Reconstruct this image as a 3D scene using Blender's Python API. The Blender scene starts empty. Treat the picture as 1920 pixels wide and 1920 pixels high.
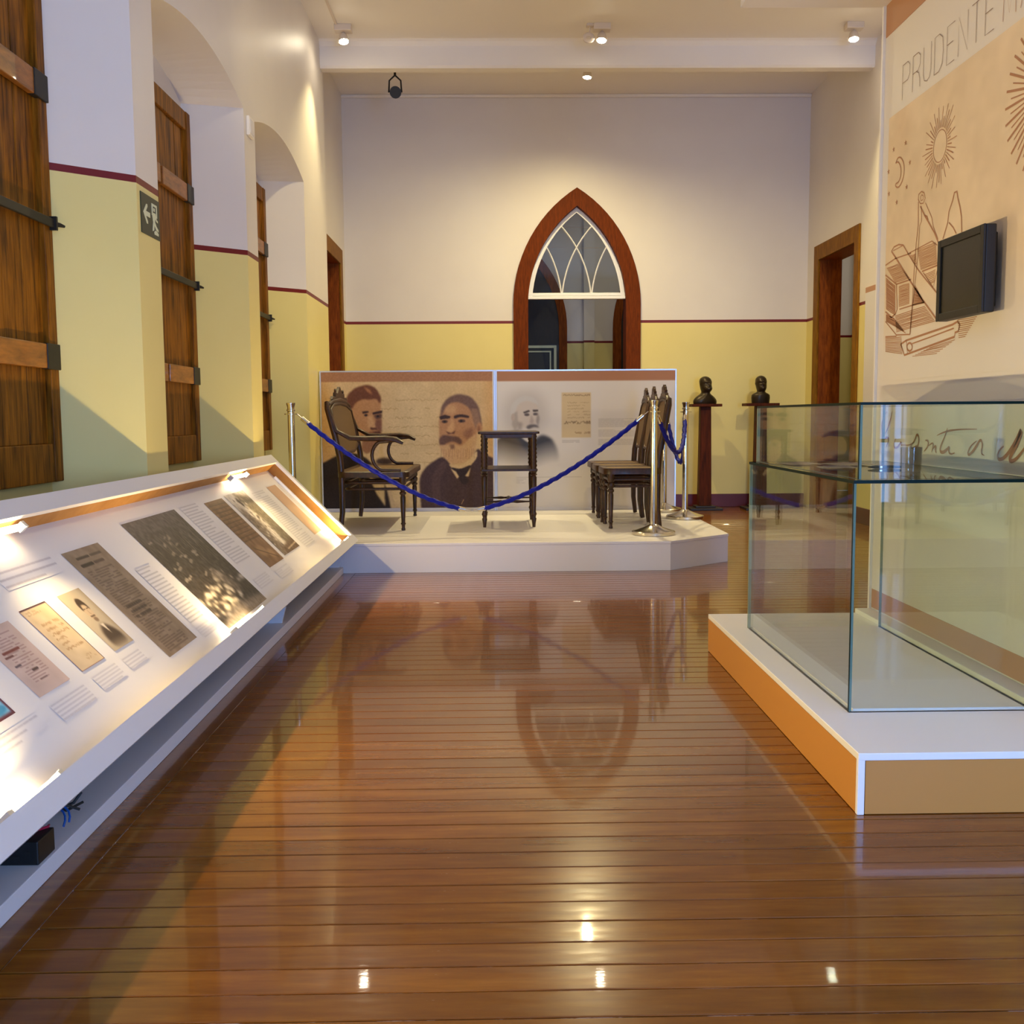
import bpy, math, random
import numpy as np
from mathutils import Matrix, Vector

# ---------------------------------------------------------------- camera, light, exposure
S = bpy.context.scene
COL = S.collection
F, CAMH = 1925.0, 1.05                       # focal length in pixels of the 1920 frame, eye height in metres
YAW, PITCH, ROLL = 0.0153866, 0.0928296, 0.0069813


def cam_basis():
    f = np.array([math.sin(YAW) * math.cos(PITCH), math.cos(YAW) * math.cos(PITCH), -math.sin(PITCH)])
    r = np.array([math.cos(YAW), -math.sin(YAW), 0.0])
    u = np.cross(r, f)
    return r * math.cos(ROLL) - u * math.sin(ROLL), u * math.cos(ROLL) + r * math.sin(ROLL), f


CR, CU, CF = cam_basis()
cam = bpy.data.objects.new('camera', bpy.data.cameras.new('camera'))
COL.objects.link(cam)
cam.matrix_world = Matrix(((CR[0], CU[0], -CF[0], 0), (CR[1], CU[1], -CF[1], 0), (CR[2], CU[2], -CF[2], CAMH), (0, 0, 0, 1)))
cam.data.sensor_width = 36.0
cam.data.lens = F / 1920 * 36.0
cam.data.clip_start = 0.02
S.camera = cam

S.view_settings.view_transform = 'Standard'
S.view_settings.look = 'None'
S.view_settings.gamma = 1.0
S.view_settings.use_curve_mapping = False
S.view_settings.exposure = 0.0

world = bpy.data.worlds.new('sky')
S.world = world
world.use_nodes = True
wb = world.node_tree.nodes['Background']
wb.inputs[0].default_value = (0.55, 0.72, 1.0, 1)
wb.inputs[1].default_value = 0.6

DAY = (0.23, 0.45, 1.0)
WARM = (1.0, 0.82, 0.41)


def area(name, loc, rot, sx, sy, power, color):
    d = bpy.data.lights.new(name, 'AREA')
    d.shape = 'RECTANGLE'
    d.size, d.size_y, d.energy, d.color = sx, sy, power, color
    o = bpy.data.objects.new(name, d)
    o.location, o.rotation_euler = loc, rot
    COL.objects.link(o)
    return o


# daylight standing in the glazed doors and windows behind the camera
area('daylight_window', (-0.15, -2.72, 1.95), (math.radians(90), 0, 0), 1.5, 2.3, 24, DAY)
area('daylight_door', (2.15, -2.72, 1.2), (math.radians(90), 0, 0), 1.2, 2.1, 270, DAY)
area('daylight_window', (3.33, -2.72, 1.4), (math.radians(90), 0, 0), 0.24, 2.2, 12, DAY)
area('daylight_window', (3.66, 0.0, 1.95), (0, math.radians(90), 0), 2.3, 2.2, 40, DAY)
# daylight in the hall behind the arch and added fill lights without fixtures in both rooms next door
area('daylight_window', (-1.0, 13.4, 2.6), (0, math.radians(-90), 0), 1.0, 1.6, 5, (0.35, 0.55, 1.0))
area('room_fill', (1.6, 13.3, 4.1), (0, 0, 0), 0.5, 0.5, 9, (1.0, 0.93, 0.75))
area('room_fill', (4.9, 12.2, 4.1), (0, 0, 0), 0.5, 0.5, 16, (1.0, 0.93, 0.8))


# ---------------------------------------------------------------- helpers
def ray(x, y):
    return CF + CR * (x - 960) / F + CU * (960 - y) / F


def onx(x, y, X):
    d = ray(x, y)
    return d * (X / d[0]) + np.array([0, 0, CAMH])


def ony(x, y, Y):
    d = ray(x, y)
    return d * (Y / d[1]) + np.array([0, 0, CAMH])


def lin(c):
    c = np.asarray(c, float) / 255.0
    return np.where(c <= 0.04045, c / 12.92, ((c + 0.055) / 1.055) ** 2.4)


def mat(name, color, rough=0.5, spec=0.5, metal=0.0, coat=0.0, srgb=True):
    m = bpy.data.materials.new(name)
    m.use_nodes = True
    b = m.node_tree.nodes['Principled BSDF']
    c = lin(color) if srgb else color
    b.inputs['Base Color'].default_value = (c[0], c[1], c[2], 1)
    b.inputs['Roughness'].default_value = rough
    b.inputs['Metallic'].default_value = metal
    b.inputs['Specular IOR Level'].default_value = spec
    b.inputs['Coat Weight'].default_value = coat
    return m


def N(m, t, **kw):
    n = m.node_tree.nodes.new(t)
    for k, v in kw.items():
        setattr(n, k, v)
    return n


def L(m, a, b):
    m.node_tree.links.new(a, b)


def bsdf(m):
    return m.node_tree.nodes['Principled BSDF']


def coords(m, scale=(1, 1, 1)):
    tc = N(m, 'ShaderNodeTexCoord')
    mp = N(m, 'ShaderNodeMapping')
    mp.inputs['Scale'].default_value = scale
    L(m, tc.outputs['Object'], mp.inputs['Vector'])
    return mp.outputs[0]


def noise(m, vec, scale, detail=4, rough=0.55):
    n = N(m, 'ShaderNodeTexNoise')
    n.inputs['Scale'].default_value = scale
    n.inputs['Detail'].default_value = detail
    n.inputs['Roughness'].default_value = rough
    L(m, vec, n.inputs['Vector'])
    return n.outputs['Fac']


def ramp(m, fac, stops):
    r = N(m, 'ShaderNodeValToRGB')
    e = r.color_ramp.elements
    while len(e) < len(stops):
        e.new(0.5)
    for i, (p, c) in enumerate(stops):
        e[i].position = p
        c = lin(c)
        e[i].color = (c[0], c[1], c[2], 1)
    L(m, fac, r.inputs[0])
    return r.outputs[0]


def bump(m, fac, strength, dist=0.01):
    b = N(m, 'ShaderNodeBump')
    b.inputs['Strength'].default_value = strength
    b.inputs['Distance'].default_value = dist
    L(m, fac, b.inputs['Height'])
    L(m, b.outputs[0], bsdf(m).inputs['Normal'])
    return b


def wood(name, dark, light, stretch=(8, 8, 1), rough=0.35, coat=0.2, scale=5.0):
    m = mat(name, light, rough, 0.5 if coat else 0.12, coat=coat)
    v = coords(m, stretch)
    f = noise(m, v, scale, 6, 0.6)
    L(m, ramp(m, f, [(0.32, dark), (0.68, light)]), bsdf(m).inputs['Base Color'])
    bump(m, f, 0.08, 0.004)
    return m


def emit(name, color, strength):
    m = mat(name, (255, 255, 255))
    b = bsdf(m)
    b.inputs['Emission Color'].default_value = (*color, 1)
    b.inputs['Emission Strength'].default_value = strength
    return m


class MB:
    def __init__(self):
        self.v, self.f, self.mi = [], [], []

    def add(self, vs, fs, mi=0):
        o = len(self.v)
        self.v += [tuple(map(float, p)) for p in vs]
        for q in fs:
            self.f.append(tuple(i + o for i in q))
            self.mi.append(mi)
        return self

    def box(self, x0, y0, z0, x1, y1, z1, mi=0):
        x0, x1 = sorted((x0, x1)); y0, y1 = sorted((y0, y1)); z0, z1 = sorted((z0, z1))
        vs = [(x0, y0, z0), (x1, y0, z0), (x1, y1, z0), (x0, y1, z0), (x0, y0, z1), (x1, y0, z1), (x1, y1, z1), (x0, y1, z1)]
        return self.add(vs, [(0, 3, 2, 1), (4, 5, 6, 7), (0, 1, 5, 4), (1, 2, 6, 5), (2, 3, 7, 6), (3, 0, 4, 7)], mi)

    def quad(self, a, b, c, d, mi=0):
        return self.add([a, b, c, d], [(0, 1, 2, 3)], mi)

    def prism(self, poly, fn, d0, d1, mi=0):
        """poly: 2-D outline; fn(u, v, d) -> 3-D point; solid between d0 and d1"""
        n = len(poly)
        vs = [fn(u, v, d0) for u, v in poly] + [fn(u, v, d1) for u, v in poly]
        fs = [tuple(range(n - 1, -1, -1)), tuple(range(n, 2 * n))]
        fs += [(i, (i + 1) % n, n + (i + 1) % n, n + i) for i in range(n)]
        return self.add(vs, fs, mi)

    def lathe(self, prof, c=(0, 0, 0), seg=16, mi=0, sx=1, sy=1):
        vs, fs = [], []
        for r, z in prof:
            for k in range(seg):
                a = 2 * math.pi * k / seg
                vs.append((c[0] + r * sx * math.cos(a), c[1] + r * sy * math.sin(a), c[2] + z))
        for i in range(len(prof) - 1):
            for k in range(seg):
                a, b = i * seg + k, i * seg + (k + 1) % seg
                fs.append((a, b, b + seg, a + seg))
        fs.append(tuple(range(seg - 1, -1, -1)))
        fs.append(tuple(range((len(prof) - 1) * seg, len(prof) * seg)))
        return self.add(vs, fs, mi)

    def tube(self, path, rad, seg=8, mi=0, flat=1.0, lobes=0, pitch=0.06, closed=False):
        P = [Vector(p) for p in path]
        n = len(P)
        R = rad if isinstance(rad, (list, tuple)) else [rad] * n
        T = []
        for i in range(n):
            if closed:
                t = P[(i + 1) % n] - P[i - 1]
            else:
                t = P[min(i + 1, n - 1)] - P[max(i - 1, 0)]
            T.append(t.normalized() if t.length > 1e-9 else Vector((0, 0, 1)))
        up = Vector((0, 0, 1)) if abs(T[0].z) < 0.95 else Vector((0, 1, 0))
        vs, fs, s = [], [], 0.0
        for i in range(n):
            if i:
                s += (P[i] - P[i - 1]).length
            a = (up - T[i] * up.dot(T[i])).normalized()
            up = a
            b = T[i].cross(a)
            for k in range(seg):
                th = 2 * math.pi * k / seg
                r = R[i]
                if lobes:
                    r *= 1 + 0.22 * math.cos(lobes * (th + 2 * math.pi * s / pitch / lobes * 1.0))
                vs.append(P[i] + a * (r * math.cos(th)) + b * (r * flat * math.sin(th)))
        m = n if closed else n - 1
        for i in range(m):
            j = (i + 1) % n
            for k in range(seg):
                fs.append((i * seg + k, i * seg + (k + 1) % seg, j * seg + (k + 1) % seg, j * seg + k))
        if not closed:
            fs.append(tuple(range(seg - 1, -1, -1)))
            fs.append(tuple(range((n - 1) * seg, n * seg)))
        return self.add(vs, fs, mi)

    def build(self, name, mats, parent=None, smooth=False, bevel=0.0, angle=35, loc=None):
        me = bpy.data.meshes.new(name)
        me.from_pydata(self.v, [], self.f)
        for m in (mats if isinstance(mats, (list, tuple)) else [mats]):
            me.materials.append(m)
        me.polygons.foreach_set('material_index', self.mi)
        if smooth:
            me.polygons.foreach_set('use_smooth', [True] * len(me.polygons))
            me.set_sharp_from_angle(angle=math.radians(angle))
        me.update()
        o = bpy.data.objects.new(name, me)
        COL.objects.link(o)
        if bevel:
            b = o.modifiers.new('bevel', 'BEVEL')
            b.width, b.segments, b.limit_method = bevel, 2, 'ANGLE'
        if parent is not None:
            attach(o, parent)
        return o


def attach(o, parent):
    o.parent = parent
    if parent.get('_world'):
        chain = Vector(parent['_world'])
        o.matrix_parent_inverse = Matrix.Translation(-chain)


def thing(name, label, cat, loc=(0, 0, 0), group=None, local=False, rotz=0.0):
    """an Empty at the base of a thing; its parts are meshes in world coordinates (local=True: in its own)"""
    o = bpy.data.objects.new(name, None)
    o.empty_display_size = 0.1
    COL.objects.link(o)
    o.location = loc
    o.rotation_euler = (0, 0, rotz)
    if not local:
        o['_world'] = [float(a) for a in loc]
    tag(o, label, cat, group)
    return o


def tag(o, label=None, cat=None, group=None, kind=None):
    for k, v in (('label', label), ('category', cat), ('group', group), ('kind', kind)):
        if v:
            o[k] = v
    return o


def copy_tree(o, parent=None):
    c = o.copy()
    COL.objects.link(c)
    if parent is not None:
        c.parent = parent
    for ch in list(o.children):
        copy_tree(ch, c)
    return c


# ---- flat prints: a fine grid of the printed sheet whose colours are mesh data
class Canvas:
    def __init__(self, w, h, bg, x0=0.0, y0=0.0, res=1.0):
        self.res, self.x0, self.y0 = res, x0, y0
        self.W, self.H = max(2, int(w * res)), max(2, int(h * res))
        self.a = np.ones((self.H, self.W, 3)) * np.asarray(bg, float)
        yy, xx = np.mgrid[0:self.H, 0:self.W]
        self.X = x0 + (xx + 0.5) / res
        self.Y = y0 + (yy + 0.5) / res

    def blur(self, m, r):
        k = int(round(r * self.res))
        if k < 1:
            return m
        for _ in range(2):
            for ax in (0, 1):
                p = np.pad(m, [(k + 1, k) if i == ax else (0, 0) for i in (0, 1)], mode='edge')
                c = np.cumsum(p, axis=ax)
                n = m.shape[ax]
                hi = np.take(c, range(2 * k + 1, 2 * k + 1 + n), axis=ax)
                lo = np.take(c, range(0, n), axis=ax)
                m = (hi - lo) / (2 * k + 1)
        return m

    def paint(self, m, col, al=1.0):
        m = (m * al)[..., None]
        self.a = self.a * (1 - m) + np.asarray(col, float) * m

    def poly(self, pts, col, blur=0.8, al=1.0):
        if len(pts) >= 6:                       # round the corners of drawn shapes
            for _ in range(2):
                q = []
                for (xa, ya), (xb, yb) in zip(pts, list(pts[1:]) + [pts[0]]):
                    q += [(xa * .8 + xb * .2, ya * .8 + yb * .2), (xa * .2 + xb * .8, ya * .2 + yb * .8)]
                pts = q
        inside = np.zeros(self.X.shape, bool)
        n = len(pts)
        for i in range(n):
            (xa, ya), (xb, yb) = pts[i], pts[(i + 1) % n]
            if ya == yb:
                continue
            cond = (ya > self.Y) != (yb > self.Y)
            xi = (xb - xa) * (self.Y - ya) / (yb - ya) + xa
            inside ^= cond & (self.X < xi)
        self.paint(self.blur(inside.astype(float), blur), col, al)

    def ell(self, cx, cy, rx, ry, col, blur=0.8, al=1.0):
        self.paint(self.blur((((self.X - cx) / rx) ** 2 + ((self.Y - cy) / ry) ** 2 < 1).astype(float), blur), col, al)

    def line(self, pts, w, col, al=1.0):
        d = np.full(self.X.shape, 1e9)
        for (xa, ya), (xb, yb) in zip(pts[:-1], pts[1:]):
            L2 = (xb - xa) ** 2 + (yb - ya) ** 2 + 1e-9
            t = np.clip(((self.X - xa) * (xb - xa) + (self.Y - ya) * (yb - ya)) / L2, 0, 1)
            d = np.minimum(d, np.hypot(self.X - xa - t * (xb - xa), self.Y - ya - t * (yb - ya)))
        e = 0.6 / self.res
        self.paint(np.clip((w / 2 + e - d) / (2 * e), 0, 1), col, al)

    def rows(self, x0, y0, x1, y1, n, w, col, al=0.7, seed=0, fill=0.9, hand=False):
        """rows of unreadable small writing: broken dashes"""
        rg = random.Random(seed)
        for i in range(n):
            y = y0 + (y1 - y0) * (i + 0.5) / n
            x = x0
            end = x1 if rg.random() < 0.8 else x0 + (x1 - x0) * rg.uniform(0.4, 0.9)
            while x < end - 1e-6:
                l = (x1 - x0) * rg.uniform(0.05, 0.16)
                if rg.random() < fill:
                    xb = min(end, x + l)
                    if hand:
                        k = 5
                        pts = [(x + (xb - x) * q / k, y + w * rg.uniform(-1.0, 1.0)) for q in range(k + 1)]
                        self.line(pts, w * 0.6, col, al * rg.uniform(0.6, 1))
                    else:
                        self.line([(x, y), (xb, y)], w, col, al)
                x += l + (x1 - x0) * 0.02

    def speckle(self, amp, cell=6, seed=0, mask=None):
        rg = np.random.RandomState(seed)
        h, w = self.H // cell + 3, self.W // cell + 3
        g = rg.rand(h, w) - 0.5
        yy, xx = np.mgrid[0:self.H, 0:self.W] / float(cell)
        yi, xi = yy.astype(int), xx.astype(int)
        fy, fx = yy - yi, xx - xi
        v = (g[yi, xi] * (1 - fy) * (1 - fx) + g[yi + 1, xi] * fy * (1 - fx) + g[yi, xi + 1] * (1 - fy) * fx + g[yi + 1, xi + 1] * fy * fx)
        if mask is not None:
            v = v * mask
        self.a = np.clip(self.a + (v * amp)[..., None], 0, 255)

    def build(self, name, fn, material, parent):
        """fn(u, v) with u, v in 0..1 from the top left corner -> 3-D point (vectorised)"""
        W, H = self.W, self.H
        v, u = np.mgrid[0:H + 1, 0:W + 1]
        P = fn((u / W).ravel(), (v / H).ravel())
        idx = (np.arange(H)[:, None] * (W + 1) + np.arange(W)[None, :]).ravel()
        faces = np.stack([idx, idx + W + 1, idx + W + 2, idx + 1], 1)
        me = bpy.data.meshes.new(name)
        me.vertices.add(len(P))
        me.vertices.foreach_set('co', np.asarray(P, np.float32).ravel())
        me.loops.add(faces.size)
        me.loops.foreach_set('vertex_index', faces.ravel().astype(np.int32))
        me.polygons.add(len(faces))
        me.polygons.foreach_set('loop_start', (np.arange(len(faces)) * 4).astype(np.int32))
        me.update(calc_edges=True)
        pad = np.pad(self.a, ((1, 1), (1, 1), (0, 0)), mode='edge')
        vc = (pad[:-1, :-1] + pad[1:, :-1] + pad[:-1, 1:] + pad[1:, 1:]) / 4
        rgba = np.ones((len(P), 4), np.float32)
        rgba[:, :3] = lin(vc.reshape(-1, 3))
        at = me.color_attributes.new('print', 'FLOAT_COLOR', 'POINT')
        at.data.foreach_set('color', rgba.ravel())
        me.materials.append(material)
        o = bpy.data.objects.new(name, me)
        COL.objects.link(o)
        attach(o, parent)
        return o


# ---------------------------------------------------------------- materials
def paint_material():
    m = mat('painted_plaster', (226, 219, 212), 0.45, 0.4)
    tc = N(m, 'ShaderNodeTexCoord')
    sx = N(m, 'ShaderNodeSeparateXYZ')
    L(m, tc.outputs['Object'], sx.inputs[0])
    v = coords(m)
    n = noise(m, v, 1.3, 3)

    def step(z):
        g = N(m, 'ShaderNodeMath', operation='GREATER_THAN')
        L(m, sx.outputs['Z'], g.inputs[0])
        g.inputs[1].default_value = z
        return g.outputs[0]

    def mix(fac, a, b):
        x = N(m, 'ShaderNodeMix', data_type='RGBA')
        L(m, fac, x.inputs[0])
        L(m, a, x.inputs[6])
        L(m, b, x.inputs[7])
        return x.outputs[2]
    yel = ramp(m, n, [(0.3, (230, 215, 138)), (0.7, (234, 220, 146))])
    red = ramp(m, n, [(0.3, (112, 16, 20)), (0.7, (118, 18, 22))])
    whi = ramp(m, n, [(0.3, (226, 219, 212)), (0.7, (231, 225, 218))])
    c = mix(step(2.122), mix(step(2.091), yel, red), whi)
    L(m, c, bsdf(m).inputs['Base Color'])
    bump(m, noise(m, v, 40, 3), 0.05, 0.003)
    return m


M = {}
M['paint'] = paint_material()
M['ceiling'] = mat('ceiling_plaster', (242, 236, 227), 0.6)
bump(M['ceiling'], noise(M['ceiling'], coords(M['ceiling']), 14, 4), 0.08, 0.01)
M['baseboard'] = mat('baseboard_paint', (92, 22, 18), 0.4)
M['arch'] = wood('arch_casing_wood', (84, 34, 3), (118, 52, 6), (10, 10, 1.5), 0.6, 0.0)
M['casing'] = wood('door_casing_wood', (106, 66, 5), (148, 100, 14), (10, 10, 1.5), 0.55, 0.0)
M['door'] = wood('door_wood', (104, 48, 10), (150, 78, 20), (10, 10, 1.5), 0.55, 0.0)
M['darkdoor'] = wood('dark_door_wood', (18, 10, 7), (36, 20, 12), (10, 10, 1.5), 0.5)
M['shutter'] = wood('shutter_wood', (72, 40, 5), (158, 100, 22), (12, 12, 1.0), 0.5, 0.0, 4)
M['batten'] = wood('batten_wood', (118, 70, 16), (172, 108, 34), (2, 2, 10), 0.42, 0.15, 4)
M['iron'] = mat('iron', (52, 50, 46), 0.5, metal=0.6)
M['whiteboard'] = mat('white_laminate', (226, 222, 222), 0.42)
M['white_edge'] = mat('white_edge_trim', (240, 240, 244), 0.35)
M['alu'] = mat('aluminium', (214, 216, 222), 0.3, metal=0.7)
M['chrome'] = mat('stainless_steel', (215, 208, 196), 0.16, metal=1.0)
M['orange'] = mat('orange_laminate', (196, 136, 62), 0.4)
M['header'] = mat('tan_printed_band', (186, 138, 104), 0.5)
M['rope'] = mat('blue_rope', (4, 18, 140), 0.6, 0.25)
bump(M['rope'], noise(M['rope'], coords(M['rope']), 160, 2), 0.3, 0.002)
M['chairwood'] = wood('bentwood', (30, 14, 4), (72, 38, 13), (9, 9, 3), 0.42, 0.08)
M['cane'] = mat('woven_cane', (112, 84, 46), 0.6)
_v = coords(M['cane'])
_c = N(M['cane'], 'ShaderNodeTexChecker')
_c.inputs['Scale'].default_value = 110
_c.inputs['Color1'].default_value = (*lin((128, 98, 58)), 1)
_c.inputs['Color2'].default_value = (*lin((66, 46, 24)), 1)
L(M['cane'], _v, _c.inputs['Vector'])
L(M['cane'], _c.outputs[0], bsdf(M['cane']).inputs['Base Color'])
M['bronze'] = mat('dark_bronze', (58, 48, 34), 0.38, metal=0.55)
M['pedestal'] = wood('pedestal_wood', (52, 20, 7), (92, 40, 14), (10, 10, 1), 0.55, 0.0)
M['black'] = mat('black_plastic', (20, 20, 20), 0.45)
M['screen'] = mat('dark_screen', (26, 28, 24), 0.25)
M['print'] = mat('printed_sheet', (200, 200, 200), 0.5, 0.3)
_a = N(M['print'], 'ShaderNodeAttribute', attribute_name='print')
L(M['print'], _a.outputs['Color'], bsdf(M['print']).inputs['Base Color'])
M['mdf'] = wood('bare_fibreboard', (142, 98, 50), (166, 120, 66), (1, 1, 1), 0.6, 0.0, 9)
M['ink'] = mat('brown_engraving_ink', (172, 124, 94), 0.6)
M['inkgrey'] = mat('grey_lettering_ink', (142, 120, 114), 0.6)
M['inksig'] = mat('sepia_signature_ink', (150, 92, 66), 0.6)
M['sign'] = mat('dark_green_sign', (30, 44, 30), 0.45)
M['signwhite'] = mat('pale_sign_symbol', (214, 222, 190), 0.45)
M['lampwhite'] = mat('white_lamp_metal', (222, 208, 190), 0.4)
M['bulb'] = emit('lit_bulb', (1.0, 0.86, 0.62), 170)
M['tube'] = emit('lit_case_lamp', (1.0, 0.80, 0.48), 22)
M['wireblue'] = mat('blue_cable', (30, 90, 170), 0.4)
M['wirered'] = mat('red_cable', (170, 30, 60), 0.4)
M['wirebrown'] = mat('dark_cable', (36, 34, 30), 0.5)
M['paper'] = mat('old_paper', (200, 184, 158), 0.7)


def glass_material(name, tint):
    m = bpy.data.materials.new(name)
    m.use_nodes = True
    nt = m.node_tree
    nt.nodes.remove(nt.nodes['Principled BSDF'])
    out = nt.nodes['Material Output']
    fr = N(m, 'ShaderNodeFresnel')
    geo = N(m, 'ShaderNodeNewGeometry')
    ior = N(m, 'ShaderNodeMapRange')            # same reflectance on both faces of the thin sheet
    ior.inputs['To Min'].default_value = 1.45
    ior.inputs['To Max'].default_value = 1 / 1.45
    L(m, geo.outputs['Backfacing'], ior.inputs[0])
    L(m, ior.outputs[0], fr.inputs[0])
    tr = N(m, 'ShaderNodeBsdfTransparent')
    tr.inputs[0].default_value = (*tint, 1)
    gl = N(m, 'ShaderNodeBsdfGlossy')
    gl.inputs['Roughness'].default_value = 0.0
    mx = N(m, 'ShaderNodeMixShader')
    L(m, fr.outputs[0], mx.inputs[0])
    L(m, tr.outputs[0], mx.inputs[1])
    L(m, gl.outputs[0], mx.inputs[2])
    L(m, mx.outputs[0], out.inputs[0])
    return m


M['glass'] = glass_material('clear_green_glass', (0.945, 0.975, 0.96))
M['pane'] = glass_material('window_glass', (0.93, 0.95, 0.93))
M['glass_edge_pale'] = mat('pale_glass_edge', (120, 142, 128), 0.3, 0.1)
M['glass_edge'] = mat('green_glass_edge', (5, 28, 24), 0.3, 0.06)
M['tumbler'] = glass_material('tumbler_glass', (0.985, 0.99, 0.99))


def floor_material():
    m = mat('varnished_plank', (150, 84, 34), 0.13, 0.3, coat=0.48)
    b = bsdf(m)
    b.inputs['Coat Roughness'].default_value = 0.035
    v = coords(m, (1.2, 9, 9))
    oi = N(m, 'ShaderNodeObjectInfo')
    add = N(m, 'ShaderNodeVectorMath', operation='ADD')
    L(m, v, add.inputs[0])
    mul = N(m, 'ShaderNodeMath', operation='MULTIPLY')
    L(m, oi.outputs['Random'], mul.inputs[0])
    mul.inputs[1].default_value = 37.0
    cx = N(m, 'ShaderNodeCombineXYZ')
    L(m, mul.outputs[0], cx.inputs[0])
    L(m, mul.outputs[0], cx.inputs[1])
    L(m, cx.outputs[0], add.inputs[1])
    f = noise(m, add.outputs[0], 2.6, 7, 0.62)
    col = ramp(m, f, [(0.28, (104, 58, 7)), (0.5, (124, 72, 12)), (0.74, (143, 89, 22))])
    hs = N(m, 'ShaderNodeHueSaturation')
    mr = N(m, 'ShaderNodeMapRange')
    mr.inputs['To Min'].default_value = 0.82
    mr.inputs['To Max'].default_value = 1.12
    L(m, oi.outputs['Random'], mr.inputs[0])
    L(m, mr.outputs[0], hs.inputs['Value'])
    L(m, col, hs.inputs['Color'])
    L(m, hs.outputs[0], b.inputs['Base Color'])
    v2 = coords(m, (2.5, 14, 1))
    f2 = noise(m, v2, 4, 4, 0.6)
    rr = N(m, 'ShaderNodeMapRange')
    rr.inputs['From Min'].default_value = 0.3
    rr.inputs['From Max'].default_value = 0.75
    rr.inputs['To Min'].default_value = 0.16
    rr.inputs['To Max'].default_value = 0.28
    L(m, f2, rr.inputs[0])
    L(m, rr.outputs[0], b.inputs['Roughness'])
    bu = bump(m, f2, 0.02, 0.003)
    L(m, bu.outputs[0], b.inputs['Coat Normal'])
    return m


M['floor'] = floor_material()
M['gap'] = mat('floor_joint', (60, 44, 36), 0.35)
_f = noise(M['gap'], coords(M['gap'], (3, 0.6, 1)), 3, 5, 0.7)
L(M['gap'], ramp(M['gap'], _f, [(0.40, (26, 14, 8)), (0.52, (70, 56, 52)), (0.60, (186, 178, 190))]), bsdf(M['gap']).inputs['Base Color'])

# ---------------------------------------------------------------- the room
XL, XL2, XR, YB, YR = -1.58, -1.67, 3.53, 11.71, -2.6
ZC, ZC2 = 4.48, 4.585
STEP = 9.92                                   # where the thick part of the left wall ends
CENTRES = [5.858 + 2.055 * k for k in (-4, -3, -2, -1, 0, 1)]


def struct(o):
    return tag(o, kind='structure')


# floor: sub-floor and every plank
fl = struct(MB().box(-2.3, YR - 0.3, -0.12, 3.55, YB + 0.02, -0.0035).build('floor', M['gap']))
PW = 0.0862
rnd = random.Random(5)
pm = None
y = YR
i = 0
plank_x0, plank_x1 = -0.955, XR
while y < YB - 0.02:
    if pm is None:
        mb = MB()
        w, l = PW - 0.0044, plank_x1 - plank_x0
        e = 0.0016
        vs = [(0, 0, -0.02), (l, 0, -0.02), (l, w, -0.02), (0, w, -0.02), (0, 0, -e), (l, 0, -e), (l, w, -e), (0, w, -e),
              (0, e, 0), (l, e, 0), (l, w - e, 0), (0, w - e, 0)]
        mb.add(vs, [(0, 3, 2, 1), (0, 1, 5, 4), (1, 2, 6, 5), (2, 3, 7, 6), (3, 0, 4, 7), (4, 5, 9, 8), (6, 7, 11, 10), (8, 9, 10, 11), (5, 6, 10, 9), (7, 4, 8, 11)])
        p = mb.build('plank', M['floor'], fl)
        pm = p.data
    else:
        p = bpy.data.objects.new('plank', pm)
        COL.objects.link(p)
        p.parent = fl
    p.location = (plank_x0, y + 0.0022, -rnd.uniform(0.0, 0.0008))
    p.rotation_euler = (rnd.uniform(-0.0018, 0.0018), rnd.uniform(-0.00008, 0.00008), 0)
    y += PW
for y0, y1 in ((YR, 1.4), (1.4, 4.3), (4.3, 7.2), (7.2, YB)):      # border plank along the left wall
    MB().box(-1.04, y0 + 0.001, -0.02, -0.9585, y1 - 0.001, -0.0003).build('border_plank', M['floor'], fl)
MB().box(-2.2, YR, -0.02, -1.043, YB, -0.0003).build('border_plank', M['floor'], fl)

# ceiling and beam
struct(MB().box(-2.2, YR, ZC, XR + 0.1, 9.80, ZC + 0.12).build('ceiling', M['ceiling']))
c2 = struct(MB().box(-2.2, 9.80, ZC2, XR + 0.3, YB + 0.05, ZC2 + 0.12).build('ceiling_back', M['ceiling']))
mb = MB()
mb.prism([(9.76, 4.26), (9.775, 4.238), (9.885, 4.238), (9.895, 4.26), (9.895, ZC2), (9.76, ZC + 0.01), (9.70, ZC + 0.005), (9.735, ZC - 0.015), (9.76, ZC - 0.05)][::-1],
         lambda u, v, d: (d, u, v), XL - 0.02, XR + 0.02)
struct(mb.build('trim_1', M['ceiling']))
struct(MB().box(XL2, YB - 0.035, ZC2 - 0.035, XR, YB, ZC2).build('trim_2', M['ceiling'], bevel=0.01))

# left wall with splayed arched window niches
mb = MB()
NARC = 18
HWF, HWB, XB = 0.878, 0.605, -1.895
prev = YR
for c in CENTRES:
    a, b = c - HWF, c + HWF
    mb.quad((XL, prev, 0), (XL, a, 0), (XL, a, ZC), (XL, prev, ZC))
    ts = [-1 + 2 * k / NARC for k in range(NARC + 1)]
    fr = [(XL, c + HWF * t, 3.005 + 0.125 * (1 - t * t)) for t in ts]
    bk = [(XB, c + HWB * t, 2.955 + 0.125 * (1 - t * t)) for t in ts]
    for k in range(NARC):
        mb.quad(fr[k], fr[k + 1], (XL, fr[k + 1][1], ZC), (XL, fr[k][1], ZC))
        mb.quad(fr[k], bk[k], bk[k + 1], fr[k + 1])
        mb.quad((XB, bk[k][1], 0), (XB, bk[k + 1][1], 0), bk[k + 1], bk[k])
    mb.quad((XL, a, 0), (XB, c - HWB, 0), bk[0], fr[0])
    mb.quad((XB, c + HWB, 0), (XL, b, 0), fr[-1], bk[-1])
    prev = b
mb.quad((XL, prev, 0), (XL, STEP, 0), (XL, STEP, ZC), (XL, prev, ZC))
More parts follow.
